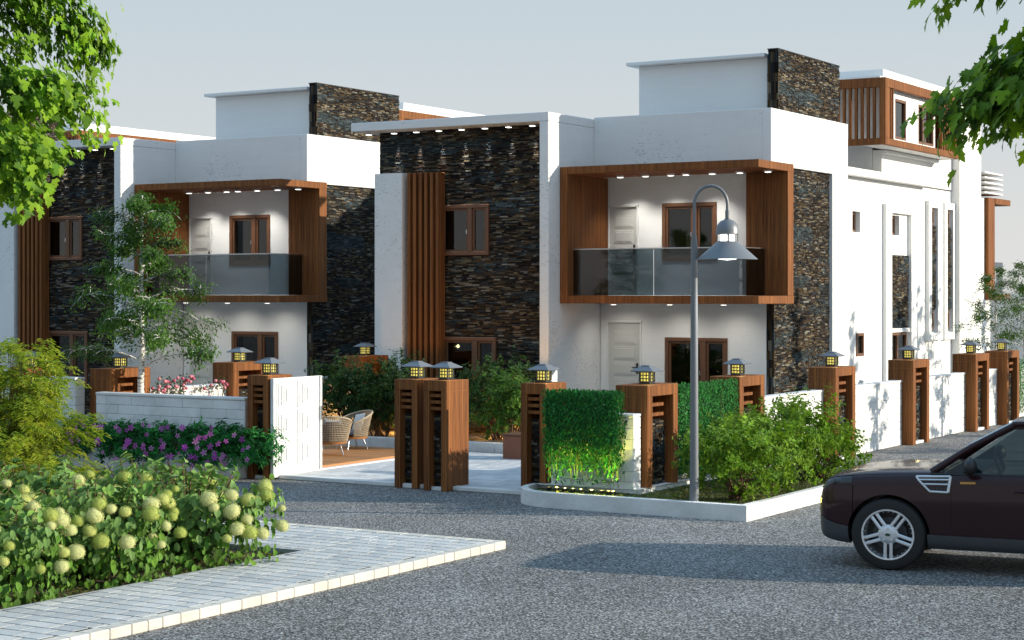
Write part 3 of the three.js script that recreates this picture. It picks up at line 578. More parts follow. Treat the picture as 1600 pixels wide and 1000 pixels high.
// ---------------------------------------------------------------- street lamp
{
  const L = thing('street_lamp', 'tall grey street lamp with hooked neck and conical shade', 'street lamp', [-11.28, .16, -23.6], rad(0));
  const T = rad(31.25 - 8), X = Math.cos(T), Z = -Math.sin(T), P = (s, y) => V(s * X, y - .16, s * Z);
  part('base', lathe([[0, 0], [.085, 0], [.085, .03], [.07, .05], [0, .05]]), M.greyMetal, L);
  part('pole', [tube([P(0, .17), P(0, 1.5), P(0, 3.95)], [.068, .058, .046], 16), tube([P(0, 3.9), P(0, 4.02)], .036, 14)], M.greyMetal, L);
  const arc = [P(0, 3.98), P(0, 4.2)]; for (let k = 0; k <= 14; k++) { const a = Math.PI - k / 14 * Math.PI; arc.push(P(.235 + .235 * Math.cos(a), 4.46 + .26 * Math.sin(a))); } arc.push(P(.47, 4.36));
  part('neck', tube(arc, .022, 12), M.greyMetal, L);
  part('collar', [tube([P(.47, 4.24), P(.47, 4.37)], .032, 14), tube([P(.47, 4.21), P(.47, 4.25)], .045, 14)], M.greyMetal, L);
  const c = P(.47, 0), mv = (g) => g.translate(c.x, 0, c.z), y = -.16;
  part('dome', mv(lathe([[.05, 4.235 + y], [.1, 4.215 + y], [.145, 4.16 + y], [.165, 4.09 + y], [.168, 4.03 + y], [.16, 4.025 + y], [0, 4.03 + y]], 32)), M.greyMetal, L);
  for (let k = 0; k < 4; k++) { const a = k * Math.PI / 2 + .5; part('strut', mv(box(-.014, .014, 3.9 + y, 4.04 + y, -.006, .006).translate(0, 0, .145).rotateY(a)), M.greyMetal, L); }
  part('lamp', mv(lathe([[0, 4.02 + y], [.1, 4.02 + y], [.1, 3.92 + y], [0, 3.92 + y]], 20)), M.glow, L);
  part('shade', mv(lathe([[.14, 3.93 + y], [.20, 3.88 + y], [.425, 3.68 + y], [.432, 3.67 + y], [.42, 3.672 + y], [.195, 3.868 + y], [.13, 3.92 + y]], 40)), M.greyMetal, L);
  part('lamp_lens', mv(lathe([[0, 3.66 + y], [.12, 3.672 + y], [.2, 3.7 + y], [.2, 3.72 + y], [0, 3.72 + y]], 28)), M.glow, L);
  spot(L, [c.x, 3.64 + y, c.z], [c.x, 0, c.z], rgb(.9, .95, 1), 14, .95, .9, 0, 8);
}
// ---------------------------------------------------------------- car (built nose towards -x, left side towards +z, axle 0 at s = .88 behind the bumper)
{
  const car = thing('parked_car', 'dark maroon four wheel drive car with silver side vent, cut off by the right edge', 'car', [-7.2, 0, -20.21], rad(7.4));
  const paint = phys([.022, .005, .008], .5, { metalness: .15, clearcoat: .5, clearcoatRoughness: .10, specularIntensity: .3 });
  const black = std([.012, .012, .013], .5), rubber = std([.016, .016, .017], .8), trim = std([.05, .054, .06], .55), chrome = std([.78, .80, .83], .3, { metalness: .75 }), satin = std([.66, .68, .71], .4, { metalness: .6 });
  const glass = phys([.30, .36, .34], .01, { transmission: 1, thickness: 0, ior: 1.5 }), lampGlass = phys([.85, .88, .9], .02, { transmission: 1, thickness: 0, ior: 1.45 });
  const HW = .965, S0 = -.88, END = 3.9;     // x = s - .88, left side flank at z = 0, centre line at z = -HW
  // outline along the car: [s, bottom, bumper/side bottom, top of side, top centre, half width]
  const K = [
    [0.00, .42, .55, .70, .78, .62], [.03, .36, .50, .80, .86, .74], [.09, .33, .46, .93, .985, .83], [.17, .31, .43, 1.0, 1.045, .885], [.30, .29, .40, 1.035, 1.085, .925], [.55, .28, .38, 1.06, 1.125, .95], [.95, .28, .37, 1.085, 1.155, .962],
    [1.45, .27, .36, 1.11, 1.17, .965], [2.0, .27, .36, 1.13, 1.16, .965], [3.2, .27, .36, 1.14, 1.16, .965], [4.1, .28, .38, 1.14, 1.16, .95], [4.55, .32, .42, 1.12, 1.15, .91], [4.74, .40, .50, 1.02, 1.05, .84], [4.79, .46, .56, .9, .92, .78]];
  const kAt = (s) => { let i = 0; while (i < K.length - 2 && s > K[i + 1][0]) i++; const a = K[Math.max(i - 1, 0)], b = K[i], c = K[i + 1], d = K[Math.min(i + 2, K.length - 1)], t = clamp((s - b[0]) / (c[0] - b[0]), 0, 1), h = c[0] - b[0]; return b.map((_, q) => { if (!q) return s; const m0 = (c[q] - a[q]) / Math.max(c[0] - a[0], .01) * h, m1 = (d[q] - b[q]) / Math.max(d[0] - b[0], .01) * h; return (2 * t * t * t - 3 * t * t + 1) * b[q] + (t * t * t - 2 * t * t + t) * m0 + (-2 * t * t * t + 3 * t * t) * c[q] + (t * t * t - t * t) * m1; }); };
  // v: 0 = bottom centre, side up to 1 = top centre (half section); returns [zOut, y], zOut 0..halfwidth
  const sec = (s) => { const [, b, l, t, c, w] = kAt(s); return [[0, b], [w - .2, b], [w - .06, b + .03], [w - .012, l + .04], [w, l + .18], [w + .004, lerp(l, t, .52)], [w - .004, lerp(l, t, .72)], [w - .014, lerp(l, t, .88)], [w - .034, t - .02], [w - .075, t + .012], [w - .15, lerp(t, c, .55)], [w * .6, lerp(t, c, .86)], [w * .3, c - .004], [0, c]]; };
  const curve = (P, v) => { const n = P.length - 1, x = clamp(v, 0, 1) * n, i = Math.min(Math.floor(x), n - 1), t = x - i, a = P[Math.max(i - 1, 0)], b = P[i], c = P[i + 1], d = P[Math.min(i + 2, n)]; return [0, 1].map((q) => .5 * (2 * b[q] + (c[q] - a[q]) * t + (2 * a[q] - 5 * b[q] + 4 * c[q] - d[q]) * t * t + (3 * b[q] - a[q] - 3 * c[q] + d[q]) * t * t * t)); };
  const at = (s, v, side = 1, off = 0) => { const P = sec(s), [z, y] = curve(P, v); let oz = 0, oy = 0; if (off) { const [z1, y1] = curve(P, v + .01), [z0, y0] = curve(P, v - .01), l = Math.hypot(z1 - z0, y1 - y0) || 1; oz = (y1 - y0) / l * off; oy = -(z1 - z0) / l * off; } return [s + S0, y + oy, side * (z + oz) - HW]; };
  const smoothGeo = (F, ang = .7) => { let g = poly(F); g.deleteAttribute('uv'); g.deleteAttribute('normal'); g = mergeVertices(g, 1e-4); g = toCreasedNormals(g, ang); g.setAttribute('uv', new THREE.Float32BufferAttribute(new Float32Array(g.attributes.position.count * 2), 2)); return g; };
  const lin = (a, b, n) => Array.from({ length: n + 1 }, (_, i) => lerp(a, b, i / n));
  function patch(s0, s1, v0, v1, side, off, ns, nv, edge = .012) {   // curved panel with turned-in edges
    const ss = lin(s0, s1, ns), vs = lin(v0, v1, nv), F = [], g = ss.map((s) => vs.map((v) => at(s, v, side, off))), k = ss.map((s) => vs.map((v) => at(s, v, side, off - edge)));
    const q = (a, b, c, d) => F.push(side > 0 ? [a, b, c, d] : [d, c, b, a]);
    for (let i = 0; i < ns; i++) for (let j = 0; j < nv; j++) q(g[i][j], g[i + 1][j], g[i + 1][j + 1], g[i][j + 1]);
    for (let i = 0; i < ns; i++) { q(k[i][0], k[i + 1][0], g[i + 1][0], g[i][0]); q(g[i][nv], g[i + 1][nv], k[i + 1][nv], k[i][nv]); }
    for (let j = 0; j < nv; j++) { q(k[0][j + 1], k[0][j], g[0][j], g[0][j + 1]); q(g[ns][j + 1], g[ns][j], k[ns][j], k[ns][j + 1]); }
    return smoothGeo(F, .6);
  }
  // closed body shell with wheel arches cut out
  const ss = [0, .03, .06, .09, .13, .17, .23, .3, .4, ...lin(.5, 4.4, 30), 4.5, 4.6, 4.7, 4.75, 4.79], vs = lin(0, 1, 52), F = [];
  for (let i = 0; i < ss.length - 1; i++) for (let j = 0; j < 52; j++) for (const side of [1, -1]) { const q = [at(ss[i], vs[j], side), at(ss[i + 1], vs[j], side), at(ss[i + 1], vs[j + 1], side), at(ss[i], vs[j + 1], side)]; F.push(side > 0 ? q : q.reverse()); }
  for (const [s, rev] of [[0, false], [4.79, true]]) { const ringp = [...vs.map((v) => at(s, v, 1)), ...vs.slice(1, -1).reverse().map((v) => at(s, v, -1))]; const c = [s + S0, .62, -HW]; for (let k = 0; k < ringp.length; k++) { const t = [c, ringp[k], ringp[(k + 1) % ringp.length]]; F.push(rev ? t : t.reverse()); } }
  const ev = new Evaluator(); ev.attributes = ['position', 'normal', 'uv'];
  const arch = (g, r) => { let b = new Brush(g, paint); b.updateMatrixWorld(); for (const x of [0, 2.745]) for (const z of [-.14, -2 * HW + .14]) { const c = new THREE.CylinderGeometry(r, r, .56, 40).rotateX(Math.PI / 2).scale(1.05, 1, 1).translate(x, .42, z); const cb = new Brush(c, paint); cb.updateMatrixWorld(); b = ev.evaluate(b, cb, SUBTRACTION); } return b.geometry; };
  part('body', plain(arch(smoothGeo(F, .75), .455)), paint, car);
  // panels slightly proud, so that the gaps read
  part('bonnet', patch(.16, 1.49, .70, 1, 1, .007, 24, 14), paint, car); part('bonnet', patch(.16, 1.49, .70, 1, -1, .007, 24, 14), paint, car);
  for (const side of [1, -1]) {
    part('front_wing', plain(arch(patch(.47, 1.60, .30, .69, side, .006, 28, 16), .452)), paint, car);
    const d = part('front_door', patch(1.612, 2.55, .30, .695, side, .007, 14, 18), paint, car);
    const r = part('rear_door', patch(2.562, 3.42, .32, .695, side, .007, 14, 18), paint, car);
    part('handle', metricUV(box(2.30, 2.48, .955, .98, side > 0 ? .005 : -2 * HW - .035, side > 0 ? .035 : -2 * HW - .005, .008).translate(S0 + .0, 0, 0)), paint, d); part('handle', metricUV(box(3.15, 3.33, .96, .985, side > 0 ? .005 : -2 * HW - .035, side > 0 ? .035 : -2 * HW - .005, .008).translate(S0, 0, 0)), paint, r);
    part('bumper_side', plain(arch(patch(.012, .462, .275, .53, side, .014, 16, 12), .452)), paint, car);
    part('headlight', patch(.075, .455, .555, .668, side, .009, 14, 8, .02), lampGlass, car);
    part('lower_trim', plain(arch(patch(.05, .47, .1, .265, side, .012, 12, 8), .452)), trim, car);
    part('sill', patch(1.33, 3.18, .12, .252, side, .016, 20, 8, .03), trim, car);
    part('side_marker', patch(1.70, 1.87, .535, .555, side, .016, 3, 2, .012), std([.55, .24, .03], .3), car);
    // side vent: frame, bars and dark mesh
    const vent = sub('side_vent', car), vz = (s, v, o) => at(s, v, side, o);
    const strip = (s0, v0, s1, v1, w) => { const a = vz(s0, v0, .012), b = vz(s1, v1, .012); return tube([V(...a), V(...b)], w, 8); };
    part('frame', [strip(1.20, .625, 1.59, .622, .014), strip(1.59, .622, 1.565, .475, .019), strip(1.565, .475, 1.36, .48, .014), strip(1.36, .48, 1.24, .565, .014), strip(1.24, .565, 1.20, .625, .014)], satin, vent);
    part('bar', strip(1.225, .582, 1.575, .578, .011), satin, vent); part('bar', strip(1.29, .535, 1.57, .532, .011), satin, vent);
    part('mesh', smoothGeo([[vz(1.21, .622, .0075), vz(1.245, .565, .0075), vz(1.365, .482, .0075), vz(1.56, .478, .0075), vz(1.58, .62, .0075)]]), black, vent);
    const net = []; for (let k = 0; k < 9; k++) for (let m = 0; m < 3; m++) { const s = 1.27 + k * .032 + (m % 2) * .012, v = .505 + m * .049; if (s > 1.25 + (.62 - v) * .95) net.push(strip(s, v - .015, s + .018, v + .015, .0035), strip(s + .018, v - .015, s, v + .015, .0035)); }
    part('grid', net, trim, vent);
  }
  { const g = []; for (let k = 0; k < 3; k++) g.push(metricUV(box(-.905, -.86, .86 - k * .06, .885 - k * .06, -HW - .42, -HW + .42, .01))); part('grille', g, trim, car); part('number_plate', metricUV(box(-.915, -.895, .56, .67, -HW - .26, -HW + .26, .006)), std([.6, .6, .58], .5), car); }
  for (const side of [1, -1]) { for (const [s, r] of [[.17, .055], [.30, .06]]) { const p = at(s, .61, side, -.052); part('headlamp_bowl', new THREE.SphereGeometry(r, 16, 12).translate(...p), trim, car); } part('headlamp_back', patch(.09, .45, .56, .663, side, .0015, 10, 6, .01), black, car); }
  // cabin: pillars, roof, glass
  const cab = (s, y, z) => [s + S0, y, z - HW], B = { ws0: 1.38, ws1: 2.25, top: 1.735, zb: .86, zt: .66 };
  const roofY = (s) => 1.735 + .05 * Math.sin(clamp((s - 2.2) / 2.2, 0, 1) * Math.PI);
  { const rs = lin(2.2, 4.45, 16), zs = lin(-1, 1, 14), R = []; const pt = (s, z) => cab(s, roofY(s) - .045 * Math.pow(Math.abs(z), 3), z * (.69 + .02 * Math.sin((s - 2.2) / 2.2 * Math.PI))), pb = (s, z) => { const q = pt(s, z); return [q[0], q[1] - .05, q[2]]; };
    for (let i = 0; i < 16; i++) for (let j = 0; j < 14; j++) { R.push([pt(rs[i], zs[j]), pt(rs[i], zs[j + 1]), pt(rs[i + 1], zs[j + 1]), pt(rs[i + 1], zs[j])]); R.push([pb(rs[i], zs[j]), pb(rs[i + 1], zs[j]), pb(rs[i + 1], zs[j + 1]), pb(rs[i], zs[j + 1])]); }
    for (let i = 0; i < 16; i++) for (const z of [-1, 1]) R.push([pt(rs[i], z), pt(rs[i + 1], z), pb(rs[i + 1], z), pb(rs[i], z)]); for (let j = 0; j < 14; j++) for (const s of [2.2, 4.45]) R.push([pt(s, zs[j]), pb(s, zs[j]), pb(s, zs[j + 1]), pt(s, zs[j + 1])]);
    part('roof', smoothGeo(R, .8), paint, car); }
  const P3 = (a) => V(...cab(...a));
  for (const s of [1, -1]) {
    part('front_pillar', tube([P3([1.36, 1.14, .87 * s]), P3([1.8, 1.44, .80 * s]), P3([2.28, 1.705, .67 * s])], [.045, .036, .034], 8), paint, car);
    part('pillar_trim', tube([P3([1.37, 1.165, .845 * s]), P3([1.8, 1.475, .772 * s]), P3([2.26, 1.735, .64 * s])], .014, 6), satin, car);
    part('window_pillar', [tube([P3([2.56, 1.13, .9 * s]), P3([2.66, 1.71, .68 * s])], .045, 8), tube([P3([3.5, 1.13, .9 * s]), P3([3.45, 1.72, .69 * s])], .05, 8), tube([P3([4.55, 1.1, .84 * s]), P3([4.35, 1.72, .66 * s])], .07, 8)], black, car);
    part('window_line', tube([P3([1.36, 1.125, .905 * s]), P3([2.5, 1.14, .915 * s]), P3([4.5, 1.15, .87 * s])], .018, 6), black, car);
    part('roof_edge', tube([P3([2.24, 1.705, .685 * s]), P3([3.2, 1.745, .70 * s]), P3([4.4, 1.70, .67 * s])], .03, 8), paint, car);
    const win = (a) => smoothGeo([a.map((q) => cab(q[0], q[1], q[2] * s))]);
    part('side_window', win([[1.5, 1.13, .885], [2.55, 1.14, .895], [2.64, 1.71, .675], [2.3, 1.69, .67]]), glass, car);
    part('side_window', win([[2.62, 1.14, .895], [3.46, 1.14, .895], [3.42, 1.72, .68], [2.7, 1.715, .675]]), glass, car);
    part('side_window', win([[3.56, 1.14, .89], [4.5, 1.13, .84], [4.3, 1.7, .66], [3.5, 1.72, .68]]), glass, car);
    const mir = sub('door_mirror', car);
    part('housing', new THREE.SphereGeometry(1, 20, 14).scale(.075, .095, .125).translate(...cab(1.83, 1.235, s * 1.06)), black, mir); part('stalk', tube([P3([1.74, 1.15, s * .89]), P3([1.83, 1.19, s * .98])], .022, 8), black, mir);
    part('quarter_trim', smoothGeo([[cab(1.5, 1.125, s * .892), cab(1.80, 1.127, s * .897), cab(1.80, 1.33, s * .83)]]), black, car);
  }
  part('windscreen', smoothGeo([[cab(1.38, 1.145, -.82), cab(1.38, 1.145, .82), cab(2.24, 1.72, .64), cab(2.24, 1.72, -.64)]]), glass, car);
  part('rear_window', smoothGeo([[cab(4.6, 1.15, -.78), cab(4.6, 1.15, .78), cab(4.42, 1.7, .62), cab(4.42, 1.7, -.62)]]), glass, car);
  part('wiper', [tube([P3([1.36, 1.165, .1]), P3([1.42, 1.19, .45]), P3([1.46, 1.20, .74])], .009, 5), tube([P3([1.36, 1.165, -.5]), P3([1.42, 1.19, -.1])], .009, 5), tube([P3([1.33, 1.15, .1]), P3([1.36, 1.165, .12])], .018, 6)], black, car);
  part('cowl', metricUV(box(1.35, 1.5, 1.12, 1.15, -.78, .78, .01).translate(S0, 0, -HW)), black, car);
  // inside
  const tan = std([.30, .27, .22], .8), dash = std([.03, .03, .032], .7);
  part('dashboard', metricUV(box(1.5, 1.95, .95, 1.17, -.78, .78, .05).translate(S0, 0, -HW)), dash, car);
  part('steering_wheel', new THREE.TorusGeometry(.185, .018, 8, 28).rotateY(Math.PI / 2).rotateZ(.35).translate(...cab(2.06, 1.18, .38)), dash, car);
  for (const z of [.38, -.38]) { const seat = sub('seat', car); part('backrest', metricUV(box(-.07, .07, 0, .62, -.24, .24, .05).rotateZ(-.2).translate(...cab(2.62, .82, z))), tan, seat); part('cushion', metricUV(box(2.1, 2.6, .72, .88, z - .25, z + .25, .05).translate(S0, 0, -HW)), tan, seat); part('headrest', metricUV(box(-.05, .05, 0, .18, -.13, .13, .04).rotateZ(-.1).translate(...cab(2.78, 1.47, z))), tan, seat); }
  part('rear_seat', metricUV(box(3.35, 3.5, .75, 1.42, -.62, .62, .05).translate(S0, 0, -HW)), tan, car); part('cabin_floor', metricUV(box(1.5, 4.4, .42, .46, -.8, .8).translate(S0, 0, -HW)), dash, car);
  // wheels
  for (const x of [0, 2.745]) for (const s of [1, -1]) {
    const w = sub('wheel', car); w.scale.set(1.12, 1.07, 1.05); w.position.set(x, .412, s > 0 ? -.115 : -2 * HW + .115); if (s < 0) w.rotation.y = Math.PI;
    const spin = (pts, seg = 56) => lathe(pts, seg).rotateX(Math.PI / 2);   // profile (radius, offset along axis); +z out
    part('tyre', spin([[.262, -.125], [.33, -.13], [.368, -.115], [.384, -.085], [.386, 0], [.384, .085], [.368, .112], [.335, .126], [.275, .122], [.262, .11]]), rubber, w);
    part('rim', [spin([[.275, .119], [.268, .125], [.262, .122], [.256, .10], [.247, .03], [.243, -.11], [.262, -.115]]), spin([[.252, .118], [.256, .126], [.272, .127], [.276, .118]])], chrome, w);
    part('brake_disc', [spin([[0, -.02], [.175, -.02], [.175, 0], [0, 0]])], trim, w); part('back', spin([[0, -.05], [.244, -.05], [.244, -.045], [0, -.045]]), black, w);
    for (let k = 0; k < 5; k++) { const a = Math.PI / 2 + Math.PI + k * Math.PI * .4; const sp = []; for (const o of [-.030, .030]) sp.push(box(.085, .256, o - .0165, o + .0165, .075, .115, .008)); part('spoke', mergeGeometries(sp.map((g) => g.rotateZ(a))), chrome, w); }
    part('hub', spin([[0, .122], [.05, .122], [.085, .118], [.105, .105], [.108, .07], [.1, .04], [0, .04]]), satin, w);
    for (let k = 0; k < 5; k++) { const a = Math.PI / 2 + k * Math.PI * .4; part('wheel_nut', new THREE.CylinderGeometry(.011, .011, .02, 6).rotateX(Math.PI / 2).translate(.068 * Math.cos(a), .068 * Math.sin(a), .124), chrome, w); }
    part('hub_emblem', [new THREE.CylinderGeometry(1, 1, .006, 28).rotateX(Math.PI / 2).scale(.034, .021, 1).translate(0, 0, .125)], satin, w); part('hub_emblem', new THREE.CylinderGeometry(1, 1, .006, 28).rotateX(Math.PI / 2).scale(.028, .016, 1).translate(0, 0, .1275), std([.02, .06, .03], .35), w);
    const riv = []; for (let k = 0; k < 30; k++) if (k % 6 !== 3) { const a = k / 30 * 2 * Math.PI - Math.PI / 2 + Math.PI; riv.push(new THREE.SphereGeometry(.006, 6, 5).translate(.24 * Math.cos(a), .24 * Math.sin(a), .095)); }
    part('rivet', riv, chrome, w).userData.kind = 'stuff';
  }
}
// ---------------------------------------------------------------- plants
const bark = std([.10, .075, .05], .9), stemMat = std([.13, .07, .04], .9);
const birchBark = std([1, 1, 1], .8, { map: tex(256, 512, [.35, .8], (u, v) => { const m = fbm(u, v, 5, 91, 3, 40), d = clamp((m - .60) * 14, 0, 1); const t = lerp(.62, .05, d); return [t, t * .97, t * .92]; }) });
const tint = (c, j = .25) => { const k = rr(1 - j, 1 + j), g = rr(.92, 1.08); return rgb(c[0] * k / g, c[1] * k, c[2] * k * rr(.7, 1.2)); };
const pick = (cols) => { let r = rnd(), i = 0; for (const c of cols) { if (r < c[3]) return c; r -= c[3]; i++; } return cols[0]; };
// a leaf at p facing roughly 'out', hanging by 'droop'
function leafAt(p, out, s, droop = .35, wild = .7) {
  const d = out.clone().add(V(gauss(), gauss() + .35, gauss()).multiplyScalar(wild)).normalize();
  return place(p, d, Math.PI * (droop > .5 ? 1 : 0) + gauss() * (droop > .5 ? .6 : 2.5), s);
}
// leaf clumps over a set of lobes: {c, r:[x,y,z], n}
function clumps(lobes, { leafN, clumpR, size, cols, wild = .7, droop = .3, shell = .55, minY = .02, sprig = 0 }) {
  const out = [];
  for (const L of lobes) for (let k = 0; k < L.n; k++) {
    const d = V(gauss(), gauss(), gauss()).normalize(), rad_ = Math.pow(lerp(shell, 1, rnd()), .8) * rr(.86, 1.12), c = V(d.x * L.r[0], d.y * L.r[1], d.z * L.r[2]).multiplyScalar(rad_).add(L.c), cl = pick(cols), br = rr(.75, 1.2), cr = clumpR * rr(.6, 1.3);
    const ax = d.clone().add(V(gauss(), gauss(), gauss()).multiplyScalar(.35)).normalize();
    for (let i = 0; i < leafN; i++) {
      const t = sprig ? i / leafN : 0, p = c.clone().addScaledVector(V(gauss(), gauss() * .8, gauss()), cr * (1 - .5 * t)).addScaledVector(ax, sprig * (t - .4)); if (p.y < minY) continue;
      out.push({ m: leafAt(p, d, size * rr(.65, 1.25), droop, wild), c: tint([cl[0] * br, cl[1] * br, cl[2] * br], .2) });
    }
  }
  return out;
}
function stems(base, lobes, n, r, spread, mat, parent, name = 'stem') {
  const g = []; for (let k = 0; k < n; k++) { const L = lobes[k % lobes.length], e = V(L.c.x + gauss() * L.r[0] * spread, L.c.y + gauss() * L.r[1] * .5, L.c.z + gauss() * L.r[2] * spread), b = V(base.x + gauss() * .12, 0, base.z + gauss() * .12), m = b.clone().lerp(e, .5).add(V(gauss() * .05, .08, gauss() * .05)); g.push(tube([b, m, e], [r, r * .75, r * .3], 5)); }
  const o = part(name, g, mat, parent); o.userData.kind = 'stuff'; return o;
}
const GREEN = leafMat([1, 1, 1], .45), GLOSS = leafMat([1, 1, 1], .3);
// round bushes in the corner bed
{
  const bush = (pos, R, H, label, sd, n) => {
    seed = sd; const b = thing('round_bush', label, 'bush', pos, rr(0, 6), 'round green bushes in the corner bed');
    const lobes = []; for (let k = 0; k < 9; k++) { const a = k / 9 * 6.28; lobes.push({ c: V(Math.cos(a) * R * .5, H * rr(.3, .72), Math.sin(a) * R * .5), r: [R * .48, H * .34, R * .48], n: n }); } lobes.push({ c: V(0, H * .68, 0), r: [R * .5, H * .34, R * .5], n });
    copies('leaves', leafQuad, GREEN, clumps(lobes, { leafN: 22, clumpR: .065, size: .075, cols: [[.14, .26, .015, .5], [.19, .33, .02, .3], [.08, .17, .012, .2]], shell: .5, sprig: .22 }), b);
    stems(V(0, 0, 0), lobes, 26, .014, .5, stemMat, b);
  };
  bush([-11.05, .16, -24.6], .95, 1.28, 'green round bush just right of the lamp post', 11, 34);
  bush([-11.25, .16, -26.2], .95, 1.32, 'middle of the three green round bushes along the bed', 12, 32);
  bush([-11.2, .16, -27.9], 1.0, 1.45, 'farthest green round bush, above the nose of the car', 13, 34);
}
// grass and ground cover in the beds
{
  seed = 41; const blades = [];
  const inBed = (x, z) => x > -12.5 ? x < -10.6 && z < -23.65 && z > -29.4 : z < -23.62 && z > -24.42 && x > -14.1;
  for (let i = 0; i < 15000; i++) { const x = rr(-14.3, -10.5), z = rr(-29.4, -23.5); if (!inBed(x, z)) continue; blades.push({ m: place(V(x, .158, z), V(gauss(), .5 + rnd(), gauss()), rr(0, 6.28), rr(.05, .12)), c: tint(rnd() < .6 ? [.09, .14, .025] : [.17, .16, .05], .3) }); }
  tag(copies('grass', leafNarrow, GREEN, blades, scene), 'patchy grass in the corner planting bed', 'grass', null, 'stuff');
  const cover = []; for (let i = 0; i < 9000; i++) { const z = rr(-17.4, -10), x = -13.62 - Math.pow(rnd(), 2) * 1.6; cover.push({ m: place(V(x, .03, z), V(gauss(), .6, gauss()), rr(0, 6.28), rr(.03, .10)), c: tint(rnd() < .5 ? [.08, .12, .02] : [.16, .15, .05], .35) }); }
  tag(copies('ground_cover', leafNarrow, GREEN, cover, scene), 'sparse grass and leaves at the path edge under the hydrangeas', 'ground cover', null, 'stuff');
}
// clipped and hanging hedges on the walls
function hedge(label, name, pos, turn, L, yT, yB, thick, hang, n, sd, cols) {
  seed = sd; const h = thing(name, label, 'hedge', pos, turn), P = [], strands = [];
  for (let i = 0; i < n; i++) {
    let y = lerp(yB, yT, Math.pow(rnd(), hang ? .8 : .9)), x = rr(-L / 2, L / 2), z = rr(-.5, .5) * thick; const edge = rr(.94, 1.03);
    if (hang && rnd() < smooth((lerp(yB, yT, .5) - y) / .62) * lerp(.75, 1.1, fbm((x + 5) / 8, .3, 64, 5, 2))) continue;
    if (rnd() < .35) z = thick * .5 * rr(.7, 1.15);
    P.push({ m: leafAt(V(x * edge, y * rr(.985, 1.008), z), V(rr(-.5, .5), rr(-.2, .6), 1), rr(.035, .062), hang ? .8 : .3, .75), c: tint(pick(cols), .35) });
  }
  for (let k = 0; k < (hang ? 46 : 30); k++) { const x = rr(-L / 2, L / 2), z = rr(.0, .4) * thick, e = hang ? yB + rr(-.05, .35) : yB; strands.push(tube([V(x, yT - .1, z), V(x + gauss() * .03, (yT + e) / 2, z + .02), V(x + gauss() * .05, e, z)], .005, 4)); }
  part('stem', strands, std([.08, .13, .03], .8), h).userData.kind = 'stuff';
  copies('leaves', leafQuad, GLOSS, P, h); return h;
}
const HC = [[.022, .15, .028, .5], [.04, .24, .045, .3], [.015, .09, .02, .2]];
hedge('dense dark green hanging hedge with thin trailing ends, lit from below', 'hanging_hedge', [-13.5, 0, -24.37], 0, 1.32, 1.73, .3, .24, true, 15000, 51, HC);
hedge('upright clipped bright green hedge behind the lamp post and bushes', 'clipped_hedge', [-12.74, 0, -27.05], Math.PI / 2, 2.3, 1.74, .3, .2, false, 15000, 52, HC);
hedge('green hedge panel at the right edge behind the far pillar', 'far_hedge', [-12.78, 0, -46.4], Math.PI / 2, 2.6, 1.55, .2, .16, false, 4000, 53, HC);
{ // small yellow ground lights under the hanging hedge
  const proto = thing('ground_light', 'first yellow uplight from the left under the hanging hedge', 'ground light', [-14.02, .16, -24.2], 0, 'yellow uplights under the hanging hedge');
  part('housing', lathe([[0, 0], [.035, 0], [.04, .05], [.03, .06], [0, .055]], 14), M.darkMetal, proto); part('lamp', lathe([[0, .062], [.027, .06], [.027, .057], [0, .057]], 14), M.glowYellow, proto);
  const xs = [-14.02, -13.88, -13.74, -13.6, -13.46, -13.28, -13.1, -12.98, -12.9];
  xs.forEach((x, i) => { const o = i ? copy(proto, 'ground_light', ['', 'second', 'third', 'fourth', 'fifth', 'sixth', 'seventh', 'eighth', 'ninth'][i] + ' yellow uplight from the left under the hanging hedge', [x, .16, -24.2]) : proto; spot(o, [0, .07, 0], [0, .9, -.16], rgb(1, .9, .12), 4, .5, .9, 0, 1.5); });
}
